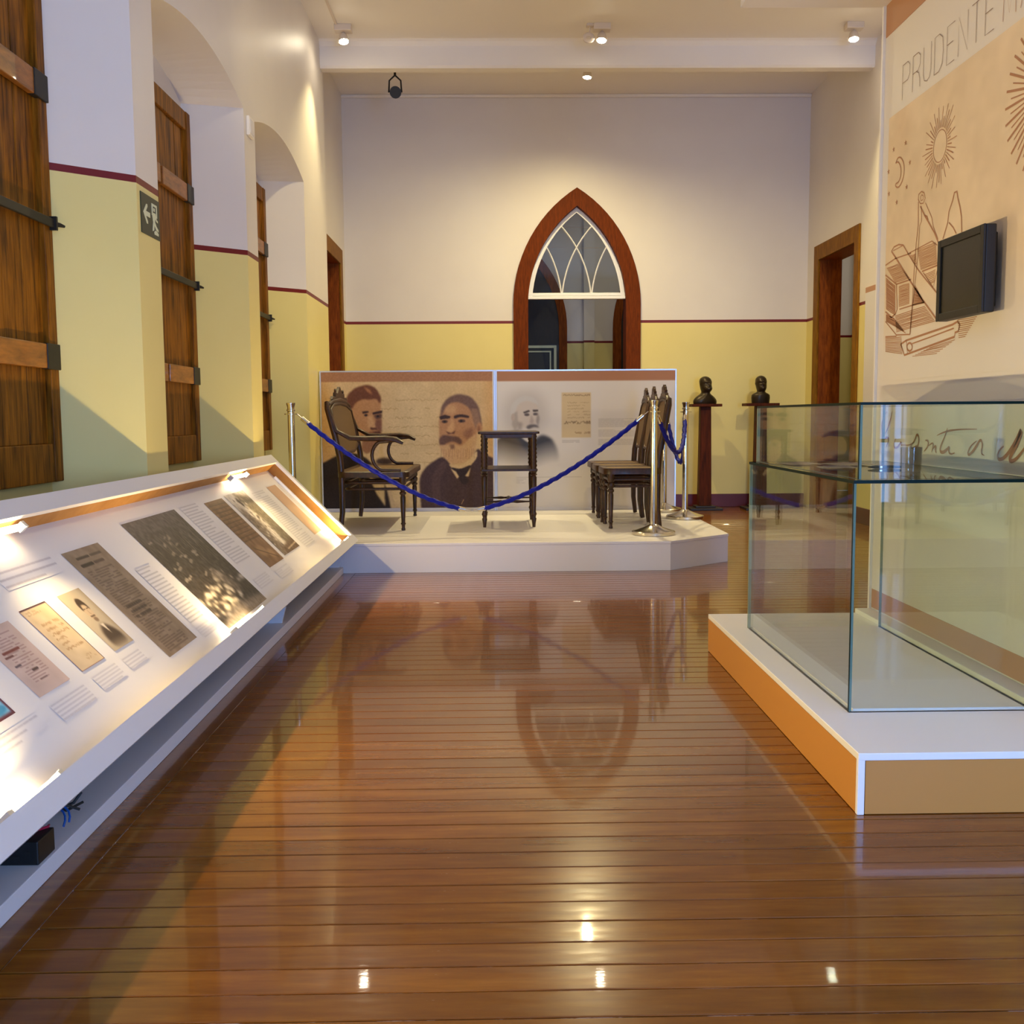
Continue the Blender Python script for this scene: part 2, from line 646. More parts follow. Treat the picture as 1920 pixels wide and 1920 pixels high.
mb.quad((XL, STEP, 0), (XL2, STEP, 0), (XL2, STEP, ZC2 + 0.1), (XL, STEP, ZC2 + 0.1))
# thinner part beyond the beam, with a doorway
DY0, DY1, DZ = 10.18, 11.26, 2.70
mb.quad((XL2, STEP, 0), (XL2, DY0, 0), (XL2, DY0, ZC2 + .1), (XL2, STEP, ZC2 + .1))
mb.quad((XL2, DY1, 0), (XL2, YB, 0), (XL2, YB, ZC2 + .1), (XL2, DY1, ZC2 + .1))
mb.quad((XL2, DY0, DZ), (XL2, DY1, DZ), (XL2, DY1, ZC2 + .1), (XL2, DY0, ZC2 + .1))
struct(mb.build('wall_left', M['paint']))


def doorway(name, x, xin, sign, y0, y1, z, leaf):
    """wooden casing, lined reveal and (optionally) a closed leaf in a side wall; sign = side the room lies on"""
    d = MB().box(x + sign * 0.022, y0 - 0.13, 0, x, y0, z + 0.16).build(name, M['casing'], bevel=0.004)
    struct(d)
    MB().box(x + sign * 0.022, y1, 0, x, y1 + 0.15, z + 0.16).build('casing', M['casing'], d, bevel=0.004)
    MB().box(x + sign * 0.022, y0, z, x, y1, z + 0.16).build('casing_head', M['casing'], d, bevel=0.004)
    MB().box(x, y1, 0, xin, y1 + 0.02, z).build('jamb', M['door'], d)
    MB().box(x, y0 - 0.02, 0, xin, y0, z).build('jamb', M['door'], d)
    MB().box(x, y0, z, xin, y1, z + 0.02).build('head_jamb', M['door'], d)
    if leaf:
        l = MB().box(xin, y0, 0, xin - sign * 0.04, y1, z).build('door_leaf', M['door'], d)
        for k in range(2):
            for zz in ((0.25, 1.2), (1.4, z - 0.15)):
                yy = y0 + 0.12 + k * (y1 - y0 - 0.1) / 2
                MB().box(xin + sign * 0.012, yy, zz[0], xin, yy + (y1 - y0) / 2 - 0.2, zz[1]).build('door_panel', M['door'], l, bevel=0.01)
    return d


doorway('door_1', XL2, XL2 - 0.22, 1, DY0, DY1, DZ, True)

# right wall with a doorway
mb = MB()
EY0, EY1, EZ = 10.15, 11.27, 2.715
WY0, WY1, WZ0, WZ1 = -1.15, 1.15, 0.8, 3.1
mb.quad((XR, YR, 0), (XR, WY0, 0), (XR, WY0, ZC2 + .1), (XR, YR, ZC2 + .1))
mb.quad((XR, WY1, 0), (XR, EY0, 0), (XR, EY0, ZC2 + .1), (XR, WY1, ZC2 + .1))
mb.quad((XR, WY0, 0), (XR, WY1, 0), (XR, WY1, WZ0), (XR, WY0, WZ0))
mb.quad((XR, WY0, WZ1), (XR, WY1, WZ1), (XR, WY1, ZC2 + .1), (XR, WY0, ZC2 + .1))
mb.quad((XR, EY1, 0), (XR, YB, 0), (XR, YB, ZC2 + .1), (XR, EY1, ZC2 + .1))
mb.quad((XR, EY0, EZ), (XR, EY1, EZ), (XR, EY1, ZC2 + .1), (XR, EY0, ZC2 + .1))
struct(mb.build('wall_right', M['paint']))
doorway('door_2', XR, XR + 0.24, -1, EY0, EY1, EZ, False)

# pointed arch in the back wall
AX, AZ0 = 0.928, 2.30
RO, CO = 1.502, 0.786                          # outer radius, distance of each arc centre from the axis


def pointed(hw, n=14, z0=0.0, zs=AZ0, axis=AX, co=CO):
    """outline of a pointed arch of half width hw, from bottom left over the tip to bottom right"""
    R = hw + co
    tip = math.acos(co / R)
    left = [(axis + co - R * math.cos(tip * k / n), zs + R * math.sin(tip * k / n)) for k in range(n + 1)]
    right = [(2 * axis - x, z) for x, z in left[::-1]][1:]
    return [(left[0][0], z0)] + left + right + [(right[-1][0], z0)]


hole = pointed(0.56)
mb = MB()
mb.quad((XL2 - .02, YB, 0), (hole[0][0], YB, 0), (hole[0][0], YB, ZC2 + .1), (XL2 - .02, YB, ZC2 + .1))
mb.quad((hole[-1][0], YB, 0), (XR + .02, YB, 0), (XR + .02, YB, ZC2 + .1), (hole[-1][0], YB, ZC2 + .1))
for (x0, z0), (x1, z1) in zip(hole[1:-2], hole[2:-1]):
    mb.quad((x0, YB, z0), (x1, YB, z1), (x1, YB, ZC2 + .1), (x0, YB, ZC2 + .1))
struct(mb.build('wall_back', M['paint']))

outer, inner = pointed(0.716), pointed(0.551)
mb = MB()
n = len(outer)
fy = YB - 0.03
vs = [(x, fy, z) for x, z in outer] + [(x, fy, z) for x, z in inner] + [(x, YB, z) for x, z in outer] + [(x, YB + 0.24, z) for x, z in inner]
fs = []
for k in range(n - 1):
    fs += [(k, k + 1, n + k + 1, n + k), (k, 2 * n + k, 2 * n + k + 1, k + 1), (n + k, n + k + 1, 3 * n + k + 1, 3 * n + k)]
mb.add(vs, fs)
win = struct(mb.build('window_1', M['arch'], smooth=True, angle=30))
# fanlight frame, tracery and panes
FY = YB + 0.05
TZ0, TZ1 = 2.365, 2.435
ia, ib = pointed(0.549, zs=AZ0, z0=TZ0), pointed(0.503, zs=AZ0, z0=TZ0)


def clipz(pts, z):
    return [(x, max(zz, z)) for x, zz in pts]


ia, ib = clipz(ia, TZ0), clipz(ib, TZ0)
n = len(ia)
mb = MB()
vs = [(x, FY, z) for x, z in ia] + [(x, FY, z) for x, z in ib] + [(x, FY + .04, z) for x, z in ib]
fs = []
for k in range(n - 1):
    fs += [(k, k + 1, n + k + 1, n + k), (n + k, n + k + 1, 2 * n + k + 1, 2 * n + k)]
mb.add(vs, fs)
mb.build('fanlight_frame', M['white_edge'], win)
MB().box(AX - 0.551, FY - 0.012, TZ0, AX + 0.551, FY + 0.05, TZ0 + 0.032).build('transom', M['white_edge'], win, bevel=0.004)
MB().box(AX - 0.549, FY - 0.002, TZ0 + 0.036, AX + 0.549, FY + 0.05, TZ1).build('transom', M['white_edge'], win, bevel=0.004)
RI, W3 = 0.503 + CO, 2 * 0.503 / 3


def larc(z, s):                                # arc leaning right, shifted right by s thirds
    return AX + CO - math.sqrt(max(RI * RI - (z - AZ0) ** 2, 0)) + s * W3


def rarc(z, s):
    return 2 * AX - larc(z, 0) - s * W3


ztip = AZ0 + math.sqrt(RI * RI - CO * CO)
zrows = [TZ1 + (ztip - TZ1) * k / 70 for k in range(71)]
for s in (1, 2):
    for fn in (larc, rarc):
        path = [(fn(z, s), FY + 0.012, z) for z in zrows if larc(z, 0) - 0.01 <= fn(z, s) <= rarc(z, 0) + 0.01]
        MB().tube(path, 0.011, 6, flat=0.9).build('glazing_bar', M['white_edge'], win, smooth=True, angle=60)
regions, live = [], {}
for z in zrows:
    cs = [('L0', larc(z, 0)), ('R0', rarc(z, 0))] + [(nm + str(s), fn(z, s)) for s in (1, 2) for nm, fn in (('L', larc), ('R', rarc)) if larc(z, 0) < fn(z, s) < rarc(z, 0)]
    cs.sort(key=lambda q: q[1])
    now = {}
    for (na, xa), (nb, xb) in zip(cs[:-1], cs[1:]):
        key = (na, nb)
        r = live.get(key)
        if r is None:                           # a neighbouring arc crossed or met the frame: the same pane goes on
            pairs = {(p_[0], q_[0]) for p_, q_ in zip(cs[:-1], cs[1:])}
            cand = [old for (ka, kb), old in live.items() if (ka, kb) not in pairs and (ka == na or kb == nb) and old[-1][1] - old[-1][0] > .03]
            r = max(cand, key=lambda o_: o_[-1][1] - o_[-1][0]) if cand else None
        r = r if r is not None else []
        r.append((xa, xb, z))
        now[key] = r
    for k, r in live.items():
        if not any(r is q for q in now.values()):
            regions.append(r)
    live = now
regions += list(live.values())
for r in regions:
    if len(r) > 2:
        poly = [(a, z) for a, b, z in r] + [(b, z) for a, b, z in r[::-1]]
        MB().prism(poly, lambda u, v, d: (u, d, v), FY + 0.018, FY + 0.022).build('pane', M['pane'], win)

# baseboards
struct(MB().box(AX + 0.73, YB - 0.018, 0, XR, YB, 0.15).build('baseboard_back', M['baseboard'], bevel=0.004))
struct(MB().box(XL2, YB - 0.018, 0, AX - 0.73, YB, 0.15).build('baseboard_back_left', M['baseboard'], bevel=0.004))
struct(MB().box(XR - 0.018, YR, 0, XR, EY0 - 0.14, 0.15).build('baseboard_right', M['baseboard'], bevel=0.004))
struct(MB().box(XL, 8.80, 0, XL + 0.016, STEP, 0.15).build('baseboard_left', M['baseboard'], bevel=0.004))

# rear wall behind the camera with two daylit windows
mb = MB()
WINS = [(-0.95, 0.65, 0.75, 3.15), (1.5, 2.8, 0.08, 2.32), (3.16, 3.5, 0.25, 2.55)]
xs = -2.0
for x0, x1, z0, z1 in WINS:
    mb.quad((x0, YR, 0), (xs, YR, 0), (xs, YR, ZC), (x0, YR, ZC))
    mb.quad((x1, YR, 0), (x0, YR, 0), (x0, YR, z0), (x1, YR, z0))
    mb.quad((x1, YR, z1), (x0, YR, z1), (x0, YR, ZC), (x1, YR, ZC))
    xs = x1
mb.quad((XR, YR, 0), (xs, YR, 0), (xs, YR, ZC), (XR, YR, ZC))
struct(mb.build('wall_rear', M['paint']))
for k, (x0, x1, z0, z1) in enumerate(WINS):
    fr = MB()
    for a in ((x0, z0, x0 + .06, z1), (x1 - .06, z0, x1, z1), (x0 + .06, z0, x1 - .06, z0 + .06), (x0 + .06, z1 - .06, x1 - .06, z1)):
        fr.box(a[0], YR - .06, a[1], a[2], YR + .02, a[3])
    w_ = struct(fr.build('window_%d' % (k + 2), M['white_edge']))
    xm = (x0 + x1) / 2
    MB().box(xm - .02, YR - .05, z0 + .06, xm + .02, YR, z1 - .06).build('mullion', M['white_edge'], w_)
    for q in (1, 2, 3):
        zz = z0 + (z1 - z0) * q / 4
        MB().box(x0 + .06, YR - .045, zz - .015, x1 - .06, YR - .01, zz + .015).build('glazing_bar', M['white_edge'], w_)

fr = MB()
for a in ((WY0, WZ0, WY0 + .06, WZ1), (WY1 - .06, WZ0, WY1, WZ1), (WY0 + .06, WZ0, WY1 - .06, WZ0 + .06), (WY0 + .06, WZ1 - .06, WY1 - .06, WZ1)):
    fr.box(XR - .02, a[0], a[1], XR + .06, a[2], a[3])
w_ = struct(fr.build('window_5', M['white_edge']))
for q in (1, 2, 3):
    yy = WY0 + (WY1 - WY0) * q / 4
    MB().box(XR + .005, yy - .02, WZ0 + .06, XR + .045, yy + .02, WZ1 - .06).build('mullion', M['white_edge'], w_)
# hall behind the arch
mb = MB()
HY0, HY1 = YB + 0.26, 14.9
mb.quad((-1.3, HY1, 0), (3.3, HY1, 0), (3.3, HY1, 4.3), (-1.3, HY1, 4.3))
mb.quad((-1.3, HY0, 0), (-1.3, HY1, 0), (-1.3, HY1, 4.3), (-1.3, HY0, 4.3))
mb.quad((3.3, HY1, 0), (3.3, HY0, 0), (3.3, HY0, 4.3), (3.3, HY1, 4.3))
mb.quad((-1.3, HY0, 0), (0.36, HY0, 0), (0.36, HY0, 4.3), (-1.3, HY0, 4.3))
mb.quad((1.5, HY0, 0), (3.3, HY0, 0), (3.3, HY0, 4.3), (1.5, HY0, 4.3))
mb.quad((0.36, HY0, 3.4), (1.5, HY0, 3.4), (1.5, HY0, 4.3), (0.36, HY0, 4.3))
struct(mb.build('wall_hall', M['paint']))
struct(MB().box(1.27, HY1 - 0.12, 0, 1.42, HY1, 4.3).build('wall_hall_pilaster', M['paint']))
struct(MB().box(-1.3, HY0, 4.3, 3.3, HY1, 4.35).build('ceiling_hall', M['ceiling']))
struct(MB().box(-1.3, YB + 0.02, -0.1, 3.3, HY1, -0.002).build('floor_hall', M['floor']))
for k, ax in enumerate((0.32, 2.41)):
    o_, i_ = pointed(0.716, axis=ax), pointed(0.60, axis=ax)
    nn = len(o_)
    mb = MB()
    vs = [(x, HY1 - .05, z) for x, z in o_] + [(x, HY1 - .05, z) for x, z in i_] + [(x, HY1, z) for x, z in o_] + [(x, HY1 - .01, z) for x, z in i_]
    fs = []
    for q in range(nn - 1):
        fs += [(q, q + 1, nn + q + 1, nn + q), (q, 2 * nn + q, 2 * nn + q + 1, q + 1), (nn + q, nn + q + 1, 3 * nn + q + 1, 3 * nn + q)]
    mb.add(vs, fs)
    d = struct(mb.build('door_%d' % (k + 3), M['door']))
    MB().prism(i_, lambda u, v, d_: (u, d_, v), HY1 - .02, HY1 - .012).build('door_leaf', M['darkdoor'], d)
pf = thing('picture_frame', 'dark picture in a double white-lined frame, seen through the pointed arch', 'picture', (0.42, 14.6, 0))
for q, (o0, o1) in enumerate(((0.0, 0.035), (0.075, 0.095))):
    fx0, fx1, fz0, fz1 = -0.05, 0.865, 0.9, 2.04
    for a in ((fx0 + o0, fz0 + o0, fx0 + o1, fz1 - o0), (fx1 - o1, fz0 + o0, fx1 - o0, fz1 - o0), (fx0 + o1, fz0 + o0, fx1 - o1, fz0 + o1), (fx0 + o1, fz1 - o1, fx1 - o1, fz1 - o0)):
        MB().box(a[0], 14.575, a[1], a[2], 14.60, a[3]).build('frame_strip', M['signwhite'], pf)
MB().box(-0.04, 14.60, 0.91, 0.855, 14.62, 2.03).build('picture_board', M['black'], pf)
for s in (0.1, 0.7):
    MB().tube([(s, 14.64, 0.9 + 0.5), (s, 14.75, 0.0)], 0.015, 6).build('easel_leg', M['darkdoor'], pf)
    MB().tube([(s, 14.64, 1.4), (s, 14.5, 0.0)], 0.015, 6).build('easel_leg', M['darkdoor'], pf)

# room beyond the right-hand doorway
mb = MB()
QX0, QX1, QY0, QY1 = XR + 0.24, 6.2, 9.0, 14.1
mb.quad((QX0 - .1, QY1, 0), (QX1, QY1, 0), (QX1, QY1, 4.3), (QX0 - .1, QY1, 4.3))
mb.quad((QX1, QY1, 0), (QX1, QY0, 0), (QX1, QY0, 4.3), (QX1, QY1, 4.3))
mb.quad((QX1, QY0, 0), (QX0, QY0, 0), (QX0, QY0, 4.3), (QX1, QY0, 4.3))
mb.quad((QX0, QY0, 0), (QX0, EY0 - .02, 0), (QX0, EY0 - .02, 4.3), (QX0, QY0, 4.3))
mb.quad((QX0, EY1 + .02, 0), (QX0, QY1, 0), (QX0, QY1, 4.3), (QX0, EY1 + .02, 4.3))
mb.quad((QX0, EY0 - .02, EZ), (QX0, EY1 + .02, EZ), (QX0, EY1 + .02, 4.3), (QX0, EY0 - .02, 4.3))
struct(mb.build('wall_side_room', M['paint']))
struct(MB().box(4.86, QY1 - 0.35, 0, QX1, QY1 + 0.02, 4.3).build('wall_side_room_pier', M['paint']))
struct(MB().box(QX0 - .2, QY0, 4.3, QX1, QY1, 4.35).build('ceiling_side_room', M['ceiling']))
struct(MB().box(XR, QY0, -0.1, QX1, QY1, -0.002).build('floor_side_room', M['floor']))

# ---------------------------------------------------------------- window shutters in the niches
SH0, SH1 = 0.79, 2.885


def make_shutter():
    t = thing('window_shutter', 'x', 'shutter', (XB, 0, SH0), 'wooden shutters in the left wall niches', local=True)
    hw, h = 0.60, SH1 - SH0
    for s in (-1, 1):
        MB().box(0, s * hw, 0, 0.055, s * (hw - 0.075), h).build('stile', M['shutter'], t, bevel=0.005)
    MB().box(0, -hw + .075, h - 0.11, 0.05, hw - .075, h).build('top_rail', M['shutter'], t, bevel=0.005)
    MB().box(0, -hw + .075, 0, 0.05, hw - .075, 0.16).build('bottom_rail', M['shutter'], t, bevel=0.005)
    w = (2 * hw - 0.15) / 6
    for k in range(6):
        y0 = -hw + 0.075 + k * w
        MB().box(0.0, y0 + 0.004, 0.16, 0.03 if k not in (2, 3) else 0.034, y0 + w - 0.004, h - 0.11).build('plank', M['shutter'], t, bevel=0.003)
    for zz in (1.31 - SH0, 2.40 - SH0):
        for s in (-1, 1):
            b = MB().box(0.034, s * 0.02, zz - 0.05, 0.062, s * (hw - 0.10), zz + 0.05).build('batten', M['batten'], t, bevel=0.004)
            MB().box(0.036, s * (hw - 0.13), zz - 0.053, 0.067, s * (hw - 0.006), zz + 0.053).build('hinge_strap', M['iron'], b, bevel=0.003)
    zz = 1.86 - SH0
    bar = MB().box(0.06, -hw + 0.02, zz - 0.018, 0.075, hw - 0.004, zz + 0.018).build('locking_bar', M['iron'], t, bevel=0.003)
    for s in (-1, 1):
        MB().tube([(0.068, s * (hw - 0.012), zz), (0.085, s * (hw + 0.008), zz - 0.002), (0.098, s * (hw + 0.02), zz - 0.006)], [0.012, 0.009, 0.005], 8).build('bar_hook', M['iron'], bar, smooth=True)
        MB().box(0.05, s * (hw - 0.03), zz - 0.028, 0.084, s * (hw - 0.015), zz + 0.028).build('bar_bracket', M['iron'], bar)
    return t


sh = make_shutter()
labs = ['dark wooden plank shutter farthest back, seen only as a sliver past the second pier',
        'dark wooden plank shutter in the middle niche, beside the green exit sign',
        'dark wooden plank shutter nearest the camera, cut by the left edge of the photo',
        'dark wooden plank shutter just out of frame beside the near end of the sloped case']
for k, c in enumerate((CENTRES[5], CENTRES[4], CENTRES[3], CENTRES[2])):
    o = sh if k == 0 else copy_tree(sh)
    o.location = (XB, c, SH0)
    o['label'] = labs[k]

# exit sign on the first pier
t = thing('exit_sign', 'dark green exit sign with white arrow and running figure on the first pier', 'sign', (XL, 4.87, 1.89))
SY0, SY1, SZ0, SZ1 = 4.722, 4.975, 1.885, 2.065
MB().box(XL, SY0, SZ0, XL + 0.004, SY1, SZ1).build('sign_plate', M['sign'], t)


def sg(pts, name):
    poly = [(SY0 + u * (SY1 - SY0), SZ1 - v * (SZ1 - SZ0)) for u, v in pts]
    MB().prism(poly, lambda a, b, d: (d, a, b), XL + 0.004, XL + 0.0052).build(name, M['signwhite'], t)


sg([(.10, .47), (.27, .24), (.33, .24), (.33, .30), (.24, .42), (.46, .42), (.46, .54), (.24, .54), (.33, .66), (.33, .72), (.27, .72)], 'arrow')
sg([(.56, .14), (.85, .14), (.85, .46), (.80, .46), (.80, .20), (.62, .20), (.62, .40), (.56, .44)], 'door_symbol')
sg([(.66, .24), (.73, .24), (.73, .32), (.66, .32)], 'figure_head')
sg([(.58, .42), (.66, .36), (.76, .36), (.82, .50), (.88, .52), (.88, .57), (.79, .55), (.75, .48), (.72, .58), (.80, .68), (.90, .74), (.90, .80), (.76, .76), (.68, .66), (.66, .80), (.58, .84), (.58, .78), (.62, .60)], 'figure_body')
sg([(.66, .84), (.76, .78), (.90, .84), (.90, .90), (.68, .90)], 'ground_symbol')

# small junction box high on the second pier
t = thing('junction_box', 'small white junction box high on the wall of the second pier', 'junction box', (XL, 6.87, 2.93))
MB().box(XL, 6.80, 2.86, XL + .022, 6.93, 2.98).build('housing', M['ceiling'], t, bevel=.004)
MB().box(XL + .022, 6.815, 2.875, XL + .026, 6.915, 2.965).build('cover_plate', M['whiteboard'], t, bevel=.002)

# ---------------------------------------------------------------- sloped display case along the left wall
SN = np.array([1.016, 0, 1.0]); SN /= np.linalg.norm(SN)          # normal of the 45 degree face
SD = np.array([-1.0, 0, 1.016]); SD /= np.linalg.norm(SD)         # up the slope
S0 = np.array([-0.93, 0, 0.226])                                   # lower front edge
SLEN, CY0, CY1, DEP, RIM = 0.815, -1.2, 6.895, 0.085, 0.058


def sl(s, yy, h=0.0):
    p = S0 + SD * s + SN * h
    return (p[0], yy, p[2])


case = thing('sloped_display_case', 'long white sloped display case with lit recessed panel along the left wall', 'display case', (-1.2, 3.5, 0))


def slab(name, s0, s1, y0, y1, h0, h1, material, parent=case, bevel=0.0):
    vs = [sl(s0, y0, h0), sl(s1, y0, h0), sl(s1, y1, h0), sl(s0, y1, h0), sl(s0, y0, h1), sl(s1, y0, h1), sl(s1, y1, h1), sl(s0, y1, h1)]
    return MB().add(vs, [(0, 1, 2, 3), (7, 6, 5, 4), (4, 5, 1, 0), (5, 6, 2, 1), (6, 7, 3, 2), (7, 4, 0, 3)]).build(name, material, parent, bevel=bevel)


slab('front_rim', 0, RIM, CY0, CY1, -0.018, 0, M['whiteboard'])
slab('back_rim', SLEN - RIM - 0.01, SLEN, CY0, CY1, -0.018, 0, M['whiteboard'])
slab('end_rim', RIM, SLEN - RIM - 0.01, CY1 - 0.05, CY1, -0.018, 0, M['whiteboard'])
slab('end_rim', RIM, SLEN - RIM - 0.01, CY0, CY0 + 0.05, -0.018, 0, M['whiteboard'])
slab('display_board', 0.012, SLEN - 0.012, CY0 + .012, CY1 - .012, -DEP - 0.012, -DEP, M['whiteboard'])
slab('front_side', 0.004, 0.016, CY0, CY1, -DEP - 0.02, -0.018, M['whiteboard'])
slab('back_side', SLEN - RIM - 0.006, SLEN - RIM + 0.008, CY0, CY1, -DEP, -0.018, M['mdf'])
slab('end_side', 0.016, SLEN - RIM - 0.006, CY1 - 0.046, CY1 - 0.034, -DEP, -0.018, M['mdf'])
MB().box(-1.50, CY0, 0, -1.035, CY1 - 0.01, 0.045).build('base_board', M['whiteboard'], case, bevel=0.002)
MB().box(-1.50, CY0, 0.045, -1.48, CY1 - 0.01, 0.62).build('back_panel', M['whiteboard'], case)
for yy in (CY1 - 0.03, 5.0, 0.2):
    MB().prism([(-1.06, 0.045), (-1.48, 0.045), (-1.48, 0.62), (-1.04, 0.175), (-1.04, 0.12)], lambda u, v, d: (u, d, v), yy, yy + 0.018).build('support_panel', M['whiteboard'], case)
slab('conduit', RIM + 0.02, SLEN - RIM - 0.07, CY1 - 0.09, CY1 - 0.07, -DEP, -DEP + 0.018, M['white_edge'], bevel=0.004)

LAMPS = [('f', 2.15, 0.24), ('f', 4.08, 0.46), ('f', 6.72, 0.22), ('b', 3.05, 0.24), ('b', 5.86, 0.36), ('f', 0.4, 0.4), ('b', 0.9, 0.3)]
for side, yy, ln in LAMPS:
    s_ = 0.058 if side == 'f' else SLEN - RIM - 0.03
    lamp = slab('lamp_tube', s_ - 0.009, s_ + 0.009, yy - ln / 2, yy + ln / 2, -0.042, -0.022, M['tube'], bevel=0.005)
    for e in (-1, 1):
        slab('lamp_cap', s_ - 0.012, s_ + 0.012, yy + e * ln / 2 - 0.01, yy + e * ln / 2 + 0.01, -0.046, -0.018, M['alu'], lamp)
    d = bpy.data.lights.new('case_lamp', 'AREA')
    d.shape, d.size, d.size_y = 'RECTANGLE', ln, 0.02
    d.energy, d.color = (8.5 if side == 'f' else 21.0), (1.0, 0.74, 0.33)
    lo = bpy.data.objects.new('case_lamp', d)
    COL.objects.link(lo)
    # the lamps face across the recess: front lamps up the slope, rear lamps down it
    d.spread = math.radians(165 if side == 'f' else 140)
    dirv = Vector(SD) * 0.75 + Vector(SN) * 0.6 if side == 'f' else Vector(SN) * 0.85 - Vector(SD) * 0.85
    pos = Vector(sl(s_ + (0.014 if side == 'f' else -0.014), yy, -0.022))
    zax = -dirv.normalized()
    xax = Vector((0, 1, 0))
    yax = zax.cross(xax).normalized()
    xax = yax.cross(zax)
    lo.matrix_world = Matrix(((xax.x, yax.x, zax.x, pos.x), (xax.y, yax.y, zax.y, pos.y), (xax.z, yax.z, zax.z, pos.z), (0, 0, 0, 1)))
    lo.parent = case
    lo.matrix_parent_inverse = Matrix.Translation(-Vector(case['_world']))

BOARD = (226, 222, 222)


def case_print(name, y0, y1, s0, s1, res, draw, bg=BOARD, lift=0.0012):
    """a printed sheet on the board: u along the wall, top edge up the slope; drawn in 0..100 units"""
    y0, y1, s0, s1 = y0 * 1.035, y1 * 1.035, s0 * 1.035 + .002, s1 * 1.035 + .002
    w, h = (y1 - y0), (s1 - s0)
    cv = Canvas(100, 100 * h / w, bg, res=res * w / 100)
    draw(cv, 100 * h / w)

    def fn(u, v):
        s = s1 + (s0 - s1) * v
        P = S0[None, :] + SD[None, :] * s[:, None] + SN[None, :] * (-DEP + lift)
        P[:, 1] = y0 + (y1 - y0) * u
        return P
    return cv.build(name, fn, M['print'], case)


def d_harbour(c, H):
    c.a[:] = (58, 50, 46)
    c.a += (np.clip(1 - c.Y / (0.35 * H), 0, 1) * 42)[..., None]
    rg = random.Random(3)
    for k in range(26):
        x, y_ = rg.uniform(6, 60), rg.uniform(0.2, 0.62) * H
        c.line([(x, y_), (x + rg.uniform(1, 7), y_ - rg.uniform(0, 2))], rg.uniform(.8, 2.6), (150, 138, 124), .7)
    for k in range(24):
        x = rg.uniform(12, 96)
        c.line([(x, .24 * H + rg.uniform(-5, 5)), (x + rg.uniform(-2, 3), (.24 + rg.uniform(.05, .3)) * H)], .6, (140, 128, 114), .6)
    for k in range(46):
        t_ = rg.random()
        x, y_ = 4 + 80 * t_ + rg.gauss(0, 10), (0.62 + .3 * rg.random()) * H
        c.ell(x, y_, rg.uniform(1.5, 6), rg.uniform(.8, 2.6), (214, 200, 178), 1, .8)
    c.poly([(50, .6 * H), (64, .55 * H), (80, .78 * H), (70, .84 * H)], (120, 106, 92), 1.5, .7)
    c.poly([(0, .96 * H), (40, .88 * H), (100, .93 * H), (100, H), (0, H)], (170, 152, 128), 2, .8)
    c.speckle(36, 4, 2)


def d_news(c, H):
    c.a[:] = (142, 120, 98)
    c.speckle(26, 10, 4)
    c.line([(20, 12), (50, 12)], 3.4, (48, 36, 32), .8)
    c.line([(56, 12), (84, 12)], 3.4, (60, 46, 40), .6)
    c.line([(16, 22), (44, 22)], 4.4, (40, 28, 26), .9)
    c.line([(50, 22), (74, 22)], 4, (70, 48, 44), .7)
    c.rows(14, 30, 80, .97 * H, 38, 1.5, (74, 52, 44), .55, 4, .85)
    c.line([(46, 30), (46, .92 * H)], 1.2, (142, 120, 98), .9)
    c.rows(20, .52 * H, 62, .66 * H, 3, 4, (58, 42, 36), .6, 6)


def d_portrait(c, H):
    c.a[:] = (186, 170, 146)
    c.poly([(18, .98 * H), (22, .72 * H), (40, .60 * H), (62, .60 * H), (84, .76 * H), (86, .98 * H)], (66, 50, 42), 5)
    c.poly([(44, .58 * H), (58, .58 * H), (54, .76 * H)], (214, 200, 178), 1)
    c.ell(50, .34 * H, 15, .19 * H, (190, 166, 138), 1)
    c.poly([(34, .32 * H), (35, .20 * H), (46, .12 * H), (60, .14 * H), (67, .26 * H), (64, .36 * H), (60, .25 * H), (44, .23 * H), (38, .33 * H)], (58, 42, 34), 1)
    c.line([(41, .31 * H), (47, .31 * H)], 1.6, (60, 44, 36)); c.line([(53, .31 * H), (60, .31 * H)], 1.6, (60, 44, 36))
    c.line([(50, .33 * H), (49, .39 * H), (52, .40 * H)], 1, (130, 100, 78))
    c.line([(42, .44 * H), (58, .44 * H)], 3.4, (74, 54, 42), .8)
    c.ell(50, .50 * H, 8, .04 * H, (98, 74, 58), 1.5, .7)
    c.paint(np.clip((c.Y / H - .82) / .18, 0, 1), (186, 168, 140), .8)
    c.paint(np.clip((c.X - 80) / 20, 0, 1), (150, 128, 98), .5)


def d_letter(c, H):
    c.a[:] = (206, 182, 148)
    c.speckle(20, 14, 7)
    c.rows(12, 6, 60, 18, 2, 2.2, (140, 104, 76), .6, 2, .8, True)
    c.rows(22, .24 * H, 86, .72 * H, 6, 3.2, (150, 112, 74), .75, 9, .75, True)
    c.rows(40, .82 * H, 86, .92 * H, 2, 2.4, (160, 124, 88), .6, 5, .6, True)
    c.poly([(0, 0), (100, 0), (100, 3), (0, 3)], (66, 34, 50), .5)
    c.poly([(97, 0), (100, 0), (100, H), (97, H)], (66, 34, 50), .5)
    c.poly([(0, 0), (1.6, 0), (1.6, H), (0, H)], (150, 104, 104), .5)
    c.poly([(0, H - 2), (100, H - 2), (100, H), (0, H)], (150, 110, 96), .5)


def d_pink(c, H):
    c.a[:] = (204, 178, 166)
    c.speckle(18, 16, 8)
    c.rows(24, .10 * H, 80, .84 * H, 19, 1.5, (136, 96, 92), .65, 12, .8)
    c.line([(18, .36 * H), (62, .36 * H)], 4.6, (110, 40, 38), .85)
    c.line([(14, .42 * H), (34, .42 * H)], 3.4, (90, 40, 40), .8)
    c.line([(16, .56 * H), (30, .56 * H)], 3.4, (70, 54, 66), .8)
    c.line([(44, .68 * H), (58, .68 * H)], 4, (60, 40, 44), .85)
    c.line([(40, .82 * H), (60, .82 * H)], 2.4, (110, 80, 80), .8)


